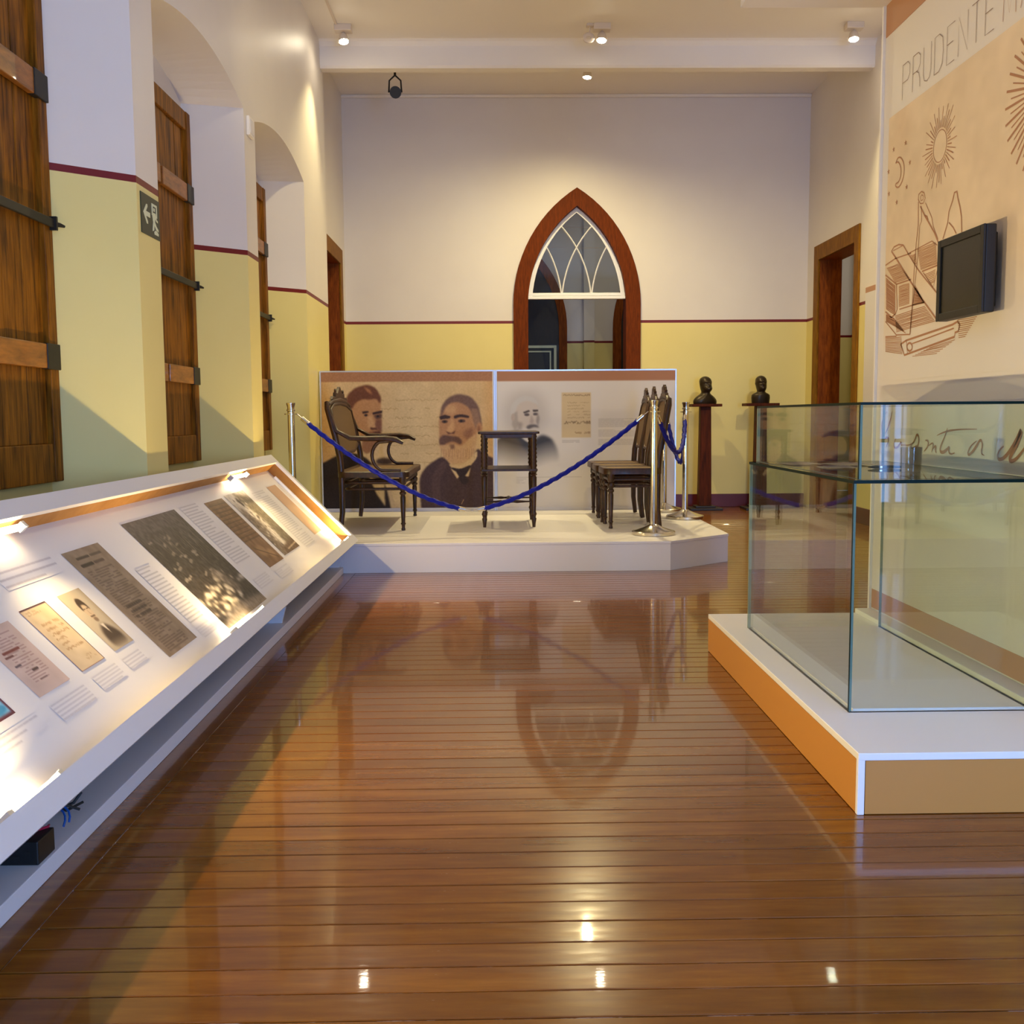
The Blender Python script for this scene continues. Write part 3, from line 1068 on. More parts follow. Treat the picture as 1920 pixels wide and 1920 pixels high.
def d_blue(c, H):
    c.a[:] = (122, 178, 206)
    c.speckle(20, 8, 3)
    c.ell(70, .72 * H, 22, 7, (210, 220, 220), 1)
    c.ell(78, .84 * H, 16, 6, (60, 140, 180), 1)
    c.ell(34, .5 * H, 20, .25 * H, (200, 190, 160), 1)
    for q in (((0, 0), (100, 0), (100, 4), (0, 4)), ((0, H - 4), (100, H - 4), (100, H), (0, H)), ((0, 0), (4, 0), (4, H), (0, H)), ((96, 0), (100, 0), (100, H), (96, H))):
        c.poly(q, (92, 40, 56), .5)


def d_list(c, H):
    c.a[:] = (128, 92, 62)
    c.speckle(34, 8, 5)
    for k in range(11):
        yy = (6 + 5.4 * k) * H / 100 * 1.0
        c.line([(4, yy), (96, yy + 1)], 1.8, (70, 44, 26), .7)
    c.rows(10, 4, 90, .62 * H, 22, 1.3, (84, 54, 34), .6, 6, .6)
    c.ell(40, .78 * H, 20, .08 * H, (160, 122, 84), 2)
    c.ell(70, .86 * H, 16, .07 * H, (164, 126, 88), 2)
    c.line([(16, .72 * H), (88, .94 * H)], 2.4, (70, 44, 26), .7)


def d_photo2(c, H):
    c.a[:] = (206, 196, 184)
    c.poly([(40, 0), (100, .1 * H), (100, .92 * H), (56, .95 * H), (62, .5 * H)], (112, 102, 86), 4)
    c.poly([(0, .3 * H), (18, .2 * H), (38, .5 * H), (30, H), (0, H)], (120, 104, 90), 5)
    rg = random.Random(11)
    for k in range(60):
        c.ell(rg.uniform(4, 60), rg.uniform(.1, .9) * H, rg.uniform(1, 5), rg.uniform(1, 3), rg.choice([(84, 70, 60), (222, 212, 198), (150, 134, 116)]), 1, .8)
    c.poly([(30, .12 * H), (38, .06 * H), (44, .20 * H), (36, .22 * H)], (70, 56, 50), 1)
    c.poly([(20, .9 * H), (100, .84 * H), (100, H), (20, H)], (96, 74, 58), 1.5)
    c.line([(40, .95 * H), (98, .92 * H)], 1.6, (196, 176, 150))
    c.speckle(46, 3, 4)


def d_beige(c, H):
    c.a[:] = (204, 170, 138)
    c.speckle(14, 20, 4)
    c.poly([(0, 0), (100, 0), (100, .45 * H), (0, .4 * H)], (182, 148, 122), 6, .7)


def d_rows(n, seed, col=(150, 146, 150), w=None, al=.8):
    def f(c, H):
        c.rows(2, 0, 98, H, n, w or (0.30 * H / n), col, al * .72, seed, 1.0)
    return f


case_print('harbour_photograph', 3.85, 4.49, 0.082, 0.642, 300, d_harbour)
case_print('newspaper_page', 3.245, 3.545, 0.129, 0.60, 420, d_news)
case_print('portrait_photograph', 2.99, 3.145, 0.24, 0.471, 560, d_portrait)
case_print('letter_facsimile', 2.75, 2.91, 0.239, 0.473, 560, d_letter)
case_print('document_facsimile', 2.49, 2.67, 0.24, 0.461, 560, d_pink)
case_print('blue_label', 2.14, 2.362, 0.24, 0.40, 450, d_blue)
case_print('handwritten_list', 4.915, 5.235, 0.19, 0.628, 280, d_list)
case_print('street_photograph', 5.30, 5.70, 0.20, 0.637, 260, d_photo2)
case_print('beige_document', 6.205, 6.45, 0.206, 0.611, 200, d_beige)
case_print('text_column', 4.56, 4.81, 0.285, 0.648, 340, d_rows(22, 1))
case_print('text_column', 3.605, 3.76, 0.178, 0.452, 400, d_rows(17, 2))
case_print('text_column', 5.80, 6.08, 0.172, 0.606, 280, d_rows(30, 3))
case_print('text_column', 6.50, 6.70, 0.36, 0.606, 240, d_rows(18, 8, (190, 180, 172)))
case_print('heading_text', 2.80, 3.17, 0.54, 0.612, 420, d_rows(3, 4, (158, 150, 160), None, .8))
case_print('caption_text', 2.76, 2.93, 0.163, 0.215, 420, d_rows(5, 5, (160, 154, 164)))
case_print('caption_text', 2.49, 2.70, 0.157, 0.212, 420, d_rows(5, 6, (160, 154, 164)))
case_print('caption_text', 2.98, 3.12, 0.167, 0.212, 420, d_rows(4, 7, (160, 154, 164)))
case_print('caption_text', 2.16, 2.42, 0.17, 0.215, 420, d_rows(3, 9, (160, 154, 164)))
case_print('caption_text', 4.55, 4.80, 0.13, 0.19, 300, d_rows(5, 10, (170, 162, 164)))
case_print('caption_text', 3.60, 3.75, 0.11, 0.16, 300, d_rows(5, 11, (170, 162, 164)))
case_print('caption_text', 4.92, 5.2, 0.11, 0.165, 280, d_rows(5, 12, (170, 162, 164)))

# power supply and cables lying on the base board of the case
t = thing('power_supply', 'black box with coloured cables on the base board under the sloped case', 'power supply', (-1.15, 2.3, 0.045))
mb = MB().box(-1.185, 2.257, 0.045, -1.042, 2.345, 0.10)
ps = mb.build('housing', M['black'], t, bevel=0.003)
for k in range(5):
    MB().box(-1.175 + k * .025, 2.2555, 0.058 + 0.012 * (k % 3), -1.16 + k * .025, 2.257, 0.066 + 0.012 * (k % 3)).build('socket', M['iron'], ps)


def loop(c0, rx, rz, tilt, n=22):
    return [(c0[0] + rx * math.cos(a), c0[1] + tilt * math.sin(a), c0[2] + rz * math.sin(a)) for a in [2 * math.pi * k / n for k in range(int(n * .85))]]


MB().tube(loop((-1.085, 2.39, 0.082), .045, .028, .05), 0.0028, 6).build('cable', M['wireblue'], t, smooth=True)
MB().tube(loop((-1.09, 2.41, 0.085), .055, .03, .04), 0.0028, 6).build('cable', M['wireblue'], t, smooth=True)
MB().tube([(-1.15, 2.28, .103), (-1.11, 2.30, .108), (-1.07, 2.315, .104), (-1.055, 2.34, .102), (-1.07, 2.38, .09)], 0.0032, 6).build('cable', M['wirered'], t, smooth=True)
t = thing('cable_bundle', 'small tangle of dark cables under the sloped case behind the black box', 'cable', (-1.12, 2.55, 0.045))
rg = random.Random(8)
for k in range(4):
    pts = [(-1.22 + 0.03 * q + rg.uniform(-.008, .008), 2.50 + .012 * q * (1 + .3 * k) + rg.uniform(-.012, .012), 0.075 + .03 * math.sin(q * .9 + k) + .012) for q in range(6)]
    MB().tube(pts, 0.0038, 6).build('cable', M['wirebrown'], t, smooth=True)

# ---------------------------------------------------------------- white platform and exhibition panels
ZP = 0.20
PLAT = [(-1.565, 6.905), (1.182, 6.905), (1.665, 7.31), (1.665, 9.50), (-1.565, 9.50)]
t = thing('display_platform', 'low white platform carrying the chairs, ropes and portrait panels', 'platform', (0, 8.2, 0))
MB().prism(PLAT, lambda u, v, d: (u, v, d), 0.0, ZP - 0.018).build('platform_body', M['whiteboard'], t)
big = [(-1.565, 6.901), (1.184, 6.901), (1.669, 7.308), (1.669, 9.50), (-1.565, 9.50)]
MB().prism(big, lambda u, v, d: (u, v, d), ZP - 0.018, ZP).build('platform_top', M['whiteboard'], t, bevel=0.002)

PY = 9.28
PTOP, PBOT = 1.466, ZP
SEAM = -0.001


def panel(name, label, x0, x1):
    t = thing(name, label, 'display panel', ((x0 + x1) / 2, PY, ZP), 'portrait panels on the platform')
    MB().box(x0 + .012, PY, PBOT + .03, x1 - .012, PY + 0.03, PTOP - .012).build('board', M['whiteboard'], t)
    for xx in (x0, x1 - 0.014):
        MB().box(xx, PY - 0.006, PBOT, xx + 0.014, PY + 0.036, PTOP).build('edge_post', M['alu'], t, bevel=0.002)
    MB().box(x0 + .014, PY - 0.004, PTOP - 0.012, x1 - .014, PY + 0.034, PTOP).build('top_rail', M['alu'], t)
    MB().box(x0 + .014, PY - 0.004, PBOT, x1 - .014, PY + 0.034, PBOT + 0.03).build('bottom_rail', M['whiteboard'], t)
    return t


def panel_canvas(cv, name, t):
    x0, x1, y0, y1 = cv.x0, cv.x0 + cv.W / cv.res, cv.y0, cv.y0 + cv.H / cv.res
    a, b = ony(x0, (y0 + y1) / 2, PY), ony(x1, (y0 + y1) / 2, PY)
    tz, bz = PTOP - 0.013, PBOT + 0.031

    def fn(u, v):
        return np.stack([a[0] + (b[0] - a[0]) * u, np.full_like(u, PY - 0.002), tz + (bz - tz) * v], 1)
    return cv.build(name, fn, M['print'], t)


p1 = panel('portrait_panel', 'beige panel printed with two large sepia portraits of bearded men in dark suits', -1.572, SEAM)
p2 = panel('portrait_panel', 'white panel printed with one grey vignette portrait, a letter and text columns', SEAM, 1.632)

c = Canvas(322, 258, (214, 182, 134), 602, 695, 1.5)
c.paint(np.clip((640 - c.X) / 60, 0, 1), (206, 148, 80), .8)
c.paint(np.clip((c.X - 900) / 24, 0, 1), (212, 160, 98), .6)
c.paint(np.exp(-((c.X - 770) / 70) ** 2), (218, 194, 150), .7)
c.speckle(12, 30, 1)
for k in range(8):
    c.rows(712, 745 + 17 * k, 822, 750 + 17 * k, 1, 2.0, (160, 124, 80), .55, 30 + k, .7, True)
    c.rows(612, 742 + 18 * k, 645, 747 + 18 * k, 1, 1.6, (170, 122, 70), .35, 50 + k, .7, True)
# left figure
c.poly([(540, 890), (602, 868), (630, 852), (660, 846), (690, 858), (722, 905), (738, 1000), (540, 1000)], (40, 27, 22), 1)
c.poly([(690, 892), (706, 898), (719, 906), (720, 950), (704, 926)], (206, 180, 132), 1)
c.poly([(658, 742), (672, 728), (694, 722), (708, 732), (716, 750), (714, 772), (717, 790), (712, 812), (704, 822), (690, 826), (672, 812), (660, 790)], (188, 138, 92), 1.2)
c.poly([(650, 760), (652, 738), (668, 724), (690, 718), (706, 724), (716, 742), (714, 756), (707, 744), (694, 747), (682, 745), (668, 752), (660, 766)], (112, 66, 42), 1)
c.poly([(684, 722), (696, 728), (700, 738), (690, 732)], (168, 112, 72), 1)
c.poly([(680, 769), (692, 768), (692, 771), (681, 773)], (58, 36, 28), .8)
c.ell(687, 776, 4, 2.2, (92, 62, 46), .8)
c.ell(687, 776, 1.8, 1.6, (36, 26, 22), .5)
c.poly([(699, 771), (718, 767), (717, 772), (700, 775)], (58, 36, 28), .8)
c.poly([(701, 776), (717, 773), (716, 782), (706, 784)], (98, 66, 50), 1.2)
c.ell(709, 778, 2.2, 1.8, (36, 26, 22), .5)
c.poly([(706, 784), (716, 784), (716, 808), (706, 804), (703, 794)], (118, 74, 58), 1.5, .8)
c.poly([(690, 778), (698, 776), (704, 798), (696, 802), (690, 798)], (206, 160, 112), 1)
c.poly([(694, 799), (706, 800), (708, 804), (696, 804)], (96, 58, 44), .8)
c.poly([(694, 806), (712, 804), (716, 812), (712, 826), (700, 842), (686, 850), (676, 840), (680, 820)], (150, 104, 70), 1.2)
c.poly([(700, 808), (713, 806), (714, 813), (704, 816)], (92, 56, 44), 1)
c.ell(720, 864, 16, 7, (70, 52, 42), 2)
# right figure
c.poly([(792, 1000), (785, 920), (786, 892), (800, 872), (832, 852), (850, 880), (884, 868), (894, 838), (910, 852), (930, 862), (990, 880), (990, 1000)], (74, 52, 50), 1)
c.poly([(806, 900), (818, 874), (832, 862), (838, 872), (822, 900), (826, 954), (812, 954)], (86, 62, 58), 1)
c.poly([(838, 868), (868, 874), (895, 842), (895, 858), (872, 884), (852, 884)], (216, 186, 140), .8)
c.poly([(843, 875), (862, 880), (884, 870), (878, 886), (872, 894), (880, 902), (868, 912), (856, 890)], (52, 38, 38), .8)
c.poly([(844, 878), (854, 884), (860, 894), (856, 898)], (218, 192, 150), .7)
c.poly([(871, 893), (882, 876), (878, 894)], (218, 192, 150), .7)
c.line([(864, 946), (868, 938)], 1.2, (190, 150, 100))
c.poly([(823, 800), (824, 780), (829, 760), (842, 748), (862, 746), (884, 754), (894, 776), (895, 800), (892, 828), (880, 855), (860, 866), (842, 862), (828, 846), (823, 822)], (184, 136, 96), 1)
c.ell(845, 766, 12, 9, (202, 158, 114), 3)
c.poly([(826, 788), (828, 760), (840, 744), (860, 736), (884, 742), (898, 760), (903, 786), (903, 800), (893, 802), (889, 780), (880, 762), (862, 752), (846, 753), (835, 762), (830, 776)], (116, 88, 78), 1)
c.poly([(884, 764), (896, 766), (902, 796), (893, 806), (887, 786)], (150, 116, 94), 1.2)
c.ell(899, 802, 5.5, 11, (186, 136, 98), 1)
c.ell(898, 803, 2.4, 6, (140, 94, 68), 1)
c.poly([(824, 780), (834, 776), (845, 779), (844, 783), (826, 785)], (62, 42, 38), .7)
c.poly([(851, 778), (864, 775), (880, 778), (880, 783), (864, 780), (852, 784)], (62, 42, 38), .7)
c.ell(834, 789, 6, 3, (96, 68, 56), .8); c.ell(834, 789, 2.2, 2, (40, 30, 28), .5)
c.ell(866, 788, 7, 3.2, (96, 68, 56), .8); c.ell(865, 788, 2.4, 2.2, (40, 30, 28), .5)
c.poly([(872, 806), (888, 800), (886, 820), (876, 824), (868, 814)], (142, 98, 76), 3, .8)
c.poly([(846, 782), (851, 786), (853, 803), (846, 811), (836, 808), (839, 800), (844, 794)], (206, 160, 114), 1)
c.poly([(836, 807), (846, 811), (854, 806), (852, 812), (840, 813)], (110, 72, 58), .8)
c.poly([(823, 822), (830, 814), (844, 816), (860, 818), (867, 826), (864, 834), (850, 826), (838, 829), (830, 836), (824, 834)], (104, 74, 64), 1)
c.poly([(824, 832), (834, 834), (850, 831), (866, 836), (880, 820), (894, 812), (893, 838), (886, 856), (870, 868), (848, 872), (834, 860), (826, 846)], (204, 164, 122), 1.2)
for k in range(16):
    x = 828 + 4 * k
    c.line([(x, 840 + (k % 3)), (x - 2 + (k % 4), 856 + 4 * (k % 2))], .9, (164, 122, 90), .6)
c.poly([(842, 833), (852, 832), (852, 840), (846, 842)], (120, 86, 72), 1, .8)
c.poly([(602, 693), (926, 693), (926, 713), (602, 713)], (172, 122, 88), .4)
c.speckle(14, 3, 21)
panel_canvas(c, 'portrait_print', p1)

c = Canvas(332, 258, (226, 220, 218), 933, 695, 1.5)
vg = np.exp(-(((c.X - 985) / 44) ** 2 + ((c.Y - 775) / 48) ** 2) ** 2)
c.paint(vg, (188, 180, 176), .75)
c.poly([(926, 884), (930, 826), (950, 812), (975, 806), (1000, 826), (1016, 814), (1034, 822), (1044, 840), (1048, 862), (1040, 884)], (66, 66, 76), 3)
c.poly([(926, 884), (930, 826), (956, 812), (972, 822), (996, 866), (990, 884)], (96, 86, 80), 3, .8)
c.poly([(974, 806), (1004, 814), (1000, 838), (986, 826)], (228, 222, 218), 1)
c.poly([(992, 832), (1004, 828), (1004, 870), (994, 858)], (40, 38, 44), 1)
c.paint(np.clip((c.Y - 830 - 6 * np.sin(c.X / 17.)) / 46, 0, 1) ** .8 * (c.X < 1068), (226, 220, 218), 1)
c.ell(986, 776, 24, 33, (206, 194, 186), 1)
c.poly([(958, 790), (956, 764), (966, 748), (984, 740), (1002, 744), (1012, 760), (1004, 756), (988, 750), (972, 756), (966, 772), (968, 792)], (206, 202, 200), 1.2)
c.poly([(962, 776), (970, 770), (972, 796), (966, 808), (960, 796)], (176, 166, 160), 1.5)
c.ell(962, 782, 3.6, 7, (190, 174, 166), .8)
c.poly([(981, 772), (992, 768), (994, 771), (983, 775)], (82, 74, 74), .7)
c.poly([(999, 768), (1009, 768), (1009, 771), (1000, 772)], (82, 74, 74), .7)
c.ell(988, 777, 5, 2.6, (96, 86, 88), .8); c.ell(1004, 776, 4.4, 2.6, (96, 86, 88), .8)
c.poly([(996, 776), (1001, 788), (1000, 794), (993, 793)], (180, 164, 158), 1)
c.poly([(986, 800), (994, 795), (1006, 796), (1012, 802), (1000, 800), (990, 806)], (104, 96, 98), 1)
c.poly([(974, 796), (986, 804), (1000, 806), (1010, 804), (1008, 818), (994, 830), (980, 824), (972, 810)], (212, 206, 202), 1.2)
c.poly([(1008, 770), (1012, 784), (1009, 800), (1005, 790)], (140, 128, 126), 1.5, .7)
c.poly([(970, 790), (980, 792), (978, 806), (972, 806)], (150, 138, 134), 2, .7)
# letter and text columns
c.poly([(1053, 736), (1108, 736), (1108, 821), (1053, 821)], (214, 192, 154), .4)
c.rows(1056, 738, 1105, 743, 1, 1.6, (120, 92, 66), .8, 3, 1, True)
c.rows(1064, 752, 1106, 786, 6, 1.2, (150, 120, 86), .7, 4, .8, True)
c.rows(1058, 788, 1106, 797, 1, 2.6, (110, 84, 58), .7, 5, .9, True)
c.rows(1078, 808, 1106, 816, 1, 2.0, (140, 104, 74), .6, 6, .9, True)
c.rows(1054, 825, 1086, 831, 3, .8, (170, 164, 164), .7, 7)
for a, b in ((785, 802), (806, 820), (824, 836)):
    c.rows(1122, a, 1197, b, int((b - a) / 1.9), .8, (150, 144, 148), .5, a, 1)
c.rows(968, 898, 986, 908, 4, .8, (180, 174, 172), .7, 9)
c.rows(1205, 785, 1250, 835, 22, .9, (150, 144, 148), .6, 10, 1)
c.line([(968, 896), (1090, 896)], .7, (170, 162, 160), .7)
c.poly([(926, 693), (1270, 693), (1270, 714), (926, 714)], (176, 124, 92), .4)
panel_canvas(c, 'portrait_print', p2)


# ---------------------------------------------------------------- chairs
def turned_leg(h, r=0.02):
    return [(r * .75, 0), (r * .8, h * .02), (r * .62, h * .05), (r * .7, h * .10), (r * .95, h * .115), (r * .95, h * .13), (r * .72, h * .145),
            (r * .95, h * .45), (r * 1.02, h * .62), (r * .8, h * .66), (r * 1.25, h * .68), (r * 1.25, h * .71), (r * .85, h * .73), (r * 1.3, h * .77), (r * 1.35, h * .82),
            (r * .9, h * .85), (r * 1.3, h * .87), (r * 1.3, h * 1.0)]


def rounded(hx, hy, rad, n=5, k=0.0):
    pts = []
    for cx, cy, a0 in ((hx - rad, hy - rad, 0), (-hx + rad, hy - rad, 90), (-hx + rad, -hy + rad, 180), (hx - rad, -hy + rad, 270)):
        for q in range(n + 1):
            a = math.radians(a0 + 90 * q / n)
            pts.append((cx + rad * math.cos(a), cy + rad * math.sin(a)))
    return pts


def make_chair(name, depth, width, seat, total, arms=False, finial=0.085):
    """front looks along +x of its own frame, origin on the ground under the seat"""
    t = thing(name, 'x', 'chair', (0, 0, 0), local=True)
    hd, hw = depth / 2, width / 2
    wm = M['chairwood']
    # cane seat in a rounded frame
    fo, fi = rounded(hd + .02, hw + .02, .07), rounded(hd - .03, hw - .03, .05)
    n = len(fo)
    z0, z1 = seat - 0.045, seat
    vs = [(x, y_, z0) for x, y_ in fo] + [(x, y_, z1 - .006) for x, y_ in fo] + [(x * .985, y_ * .985, z1) for x, y_ in fo] + [(x, y_, z1 - .003) for x, y_ in fi] + [(x, y_, z0) for x, y_ in fi]
    fs = []
    for k in range(n):
        j = (k + 1) % n
        for r in range(4):
            fs.append((r * n + k, r * n + j, (r + 1) * n + j, (r + 1) * n + k))
        fs.append((4 * n + k, 4 * n + j, j, k))
    MB().add(vs, fs).build('seat_frame', wm, t, smooth=True)
    MB().prism(fi, lambda u, v, d: (u, v, d), seat - .014, seat - .005).build('seat', M['cane'], t)
    # front legs, turned
    for s in (-1, 1):
        lg = MB().lathe(turned_leg(seat - .045), (hd - .035, s * (hw - .03), 0), 12).build('leg', wm, t, smooth=True, angle=50)
    # rear legs running up into the back posts
    rake = 0.085 if arms else 0.07
    for s in (-1, 1):
        path = [(-hd - .005, s * (hw - .015), 0), (-hd + .012, s * (hw - .018), .14), (-hd + .012, s * (hw - .02), seat - .05), (-hd + .002, s * (hw - .02), seat + .1),
                (-hd - .03, s * (hw - .012), seat + (total - seat) * .5), (-hd - rake, s * (hw - .02), total - .06), (-hd - rake - .008, s * (hw - .05), total - .012)]
        MB().tube(path, [.015, .018, .020, .021, .020, .018, .015], 8, flat=1.15).build('leg', wm, t, smooth=True, angle=60)
    # stretchers
    zs = seat * .70
    ring = [(x, y_, zs) for x, y_ in rounded(hd - .035, hw - .03, .06)]
    MB().tube(ring, .0105, 6, closed=True).build('stretcher', wm, t, smooth=True, angle=60)
    ring = [(x, y_, seat - .085) for x, y_ in rounded(hd - .025, hw - .02, .06)]
    MB().tube(ring, .012, 6, closed=True).build('seat_ring', wm, t, smooth=True, angle=60)
    # back: cane panel in a bent frame, top rail with carved crest
    zb0, zb1 = seat + .13, total - .05

    def bx(z):
        f_ = (z - seat) / (total - seat)
        return -hd + .002 - rake * f_ ** 1.35

    prof = [(-(hw - .05), zb0 + .05), (-(hw - .035), (zb0 + zb1) / 2), (-(hw - .05), zb1 - .02), (-(hw * .55), zb1 + .022), (0, zb1 + .034), (hw * .55, zb1 + .022), (hw - .05, zb1 - .02),
            (hw - .035, (zb0 + zb1) / 2), (hw - .05, zb0 + .05), (hw * .5, zb0), (-(hw * .5), zb0)]
    MB().prism(prof, lambda u, v, d: (bx(v) + d, u, v), -.004, .004).build('backrest', M['cane'], t)
    MB().tube([(bx(v), u, v) for u, v in prof], .015, 7, closed=True).build('back_frame', wm, t, smooth=True, angle=60)
    top = [(bx(total - .02), -hw + .045, total - .03), (bx(total), -hw * .6, total - .004), (bx(total), 0, total + .012), (bx(total), hw * .6, total - .004), (bx(total - .02), hw - .045, total - .03)]
    MB().tube(top, [.014, .018, .022, .018, .014], 8).build('top_rail', wm, t, smooth=True, angle=60)
    xx = bx(total)
    cw = 2.9 if arms else 1.0
    cr = [(-.10, 0), (-.085, .02), (-.06, .016), (-.055, .045), (-.03, .04), (-.012, .07), (0, .085), (.012, .07), (.03, .04), (.055, .045), (.06, .016), (.085, .02), (.10, 0)]
    k = finial / .085
    MB().prism([(u * k * 1.1 * cw, total + .012 + v * k) for u, v in cr], lambda u, v, d: (xx + d, u, v), -.012, .012).build('crest', wm, t, bevel=.003)
    for s in (-1, 1):
        ctr = (xx, s * .055 * k * cw, total + .012 + .05 * k)
        MB().tube([(ctr[0] + .002, ctr[1] + .017 * math.cos(a), ctr[2] + .017 * math.sin(a)) for a in [2 * math.pi * q / 10 for q in range(10)]], .007, 6, closed=True).build('crest_scroll', wm, t, smooth=True)
    if arms:
        za = seat + .245
        for s in (-1, 1):
            yy = s * (hw - .005)
            path = [(bx(za + .17), s * (hw - .02), za + .17), (bx(za + .07) + .02, yy, za + .06), (-hd + .08, yy, za + .005), (-hd + .2, yy, za), (-hd + .34, yy, za + .002), (-hd + .42, yy, za - .008), (-hd + .475, yy, za - .035)]
            a_ = MB().tube(path, [.012, .014, .017, .019, .02, .019, .012], 8, flat=1.5).build('armrest', wm, t, smooth=True, angle=60)
            cx, cz = -hd + .335, seat + .118
            cpath = [(cx + .085, yy, za - .015)] + [(cx + .012 - .105 * math.cos(b), yy, cz + .115 * math.sin(b)) for b in [math.radians(62 - 15 * q) for q in range(10)]] + [(cx + .12, yy, seat + .006)]
            MB().tube(cpath, .0135, 8, flat=1.2).build('arm_support', wm, a_, smooth=True, angle=60)
    return t


arm = make_chair('cane_armchair', 0.50, 1.18, 0.445, 0.975, True, 0.105)
arm.location = (-0.915, 8.26, ZP + .003)
arm['label'] = 'wide dark bentwood armchair with cane back and scrolled arms before the sepia portraits'
ch = make_chair('cane_chair', 0.40, 0.40, 0.455, 0.985)
cl = ['dark cane side chair with crest, nearest of the three beside the front steel post',
      'dark cane side chair with crest, middle one of the row of three',
      'dark cane side chair with crest, farthest of the row of three']
for k, (xx, yy) in enumerate(((1.045, 7.87), (1.035, 8.33), (1.04, 8.79))):
    o = ch if k == 0 else copy_tree(ch)
    o.location = (xx - .02, yy, ZP + .003)
    o.rotation_euler = (0, 0, math.pi + (0.02, -0.01, 0.015)[k])
    o['label'] = cl[k]
    o['group'] = 'side chairs in a row on the platform'

# small stand with shelves
t = thing('etagere', 'small dark wooden stand with two shelves and turned legs, middle of the platform', 'side table', (0.1, 8.16, ZP), local=True)
EX, EYY, EH = 0.19, 0.285, 0.735
sp = []
for k in range(9):
    z = .46 + .255 * k / 8
    sp += [(.017, z), (.023, z + .012)]
prof = [(.010, 0), (.012, .03), (.017, .065), (.012, .075), (.015, .09), (.019, .10), (.013, .12), (.018, .30), (.019, .385), (.014, .395), (.024, .405), (.016, .415), (.024, .43), (.018, .445)] + sp + [(.016, EH - .015)]
prof = [(a * 1.18, b) for a, b in prof]
for sx in (-1, 1):
    for sy in (-1, 1):
        MB().lathe(prof, (sx * EX, sy * EYY, 0), 10).build('leg', M['chairwood'], t, smooth=True, angle=50)
mb = MB().prism(rounded(EX + .045, EYY + .04, .02), lambda u, v, d: (u, v, d), EH - .018, EH)
mb.build('top', M['chairwood'], t, bevel=.004)
MB().prism(rounded(EX + .022, EYY + .02, .012), lambda u, v, d: (u, v, d), EH - .05, EH - .018).build('apron', M['chairwood'], t, bevel=.004)
MB().prism(rounded(EX + .03, EYY + .025, .015), lambda u, v, d: (u, v, d), .432, .448).build('shelf', M['chairwood'], t, bevel=.003)
for sy in (-1, 1):
    path = [(-EX + q * 2 * EX / 12, sy * EYY * .7, .19) for q in range(13)]
    MB().tube(path, [.006, .006, .007, .009, .012, .008, .010, .008, .012, .009, .007, .006, .006], 8).build('stretcher', M['chairwood'], t, smooth=True)
MB().tube([(0, -EYY * .7, .19), (0, -EYY * .3, .2), (0, 0, .205), (0, EYY * .3, .2), (0, EYY * .7, .19)], [.01, .016, .012, .016, .01], 8).build('cross_stretcher', M['chairwood'], t, smooth=True)
for sx in (-1, 1):
    MB().tube([(sx * EX, -EYY, .19), (sx * EX, -EYY * .7, .19), (sx * EX, 0, .19), (sx * EX, EYY, .19)], .007, 6).build('side_stretcher', M['chairwood'], t, smooth=True)


# ---------------------------------------------------------------- rope barrier
def make_stanchion():
    t = thing('barrier_post', 'x', 'barrier post', (0, 0, 0), 'steel rope barrier posts', local=True)
    MB().lathe([(.150, 0), (.156, .004), (.156, .022), (.150, .028), (.125, .034), (.07, .052), (.036, .068), (.026, .075)], seg=40).build('base', M['chrome'], t, smooth=True, angle=25)
    MB().lathe([(.0235, .06), (.0235, .90)], seg=24).build('pole', M['chrome'], t, smooth=True)
    MB().lathe([(.0235, .895), (.030, .90), (.030, .908), (.0245, .912), (.0245, .925), (.031, .948), (.0315, .955), (.026, .957)], seg=24).build('cap', M['chrome'], t, smooth=True, angle=30)
    ring = MB().lathe([(.024, .872), (.046, .874), (.046, .880), (.024, .882)], seg=20).build('hook_ring', M['chrome'], t, smooth=True)
    return t


st = make_stanchion()
POSTS = [(1.127, 7.31), (1.56, 8.43), (1.495, 9.10), (-1.442, 7.30)]
pl = ['polished steel barrier post in front, by the cut corner of the platform',
      'polished steel barrier post at the right edge of the platform, before the left bust',
      'polished steel barrier post farthest back, half hidden behind the row of chairs',
      'polished steel barrier post at the left, behind the end of the sloped case']
for k, (xx, yy) in enumerate(POSTS):
    o = st if k == 0 else copy_tree(st)
    o.location = (xx, yy, ZP)
    o['label'] = pl[k]


def rope(label, a, b, sag, hook_a=True, hook_b=True, half=None):
    """twisted rope from a to b; half: keep only that side of a hanging curve as ('l'|'r')"""
    A, B = Vector(a), Vector(b)
    t = thing('barrier_rope', label, 'rope', tuple((A + B) / 2), 'blue barrier ropes')
    n = 150
    pts = []
    for k in range(n + 1):
        u = k / n
        p = A.lerp(B, u)
        if half == 'l':
            z = B.z + (A.z - B.z) * ((1 - u) ** 1.75 * .62 + (1 - u) * .38 * (1 - u) ** .2)
            p.z = z
        elif half == 'r':
            z = A.z + (B.z - A.z) * (u ** 1.75 * .62 + u * .38 * u ** .2)
            p.z = z
        else:
            p.z -= sag * (1 - (2 * u - 1) ** 2)
            p.x += .05 * (1 - (2 * u - 1) ** 2)
        pts.append(p)
    k0, k1 = 9, n - 9
    MB().tube(pts[k0:k1 + 1], .0155, 12, lobes=3, pitch=.075).build('braid', M['rope'], t, smooth=True, angle=70)
    for q, pr in ((pts[4:k0 + 2], hook_a), (pts[k1 - 1:n - 3], hook_b)):
        MB().tube(q, .0165, 12).build('end_sleeve', M['chrome'], t, smooth=True)
    for q in (pts[0:5], pts[n - 4:n + 1]):
        MB().tube(q, .005, 8).build('hook', M['chrome'], t, smooth=True)
    return t


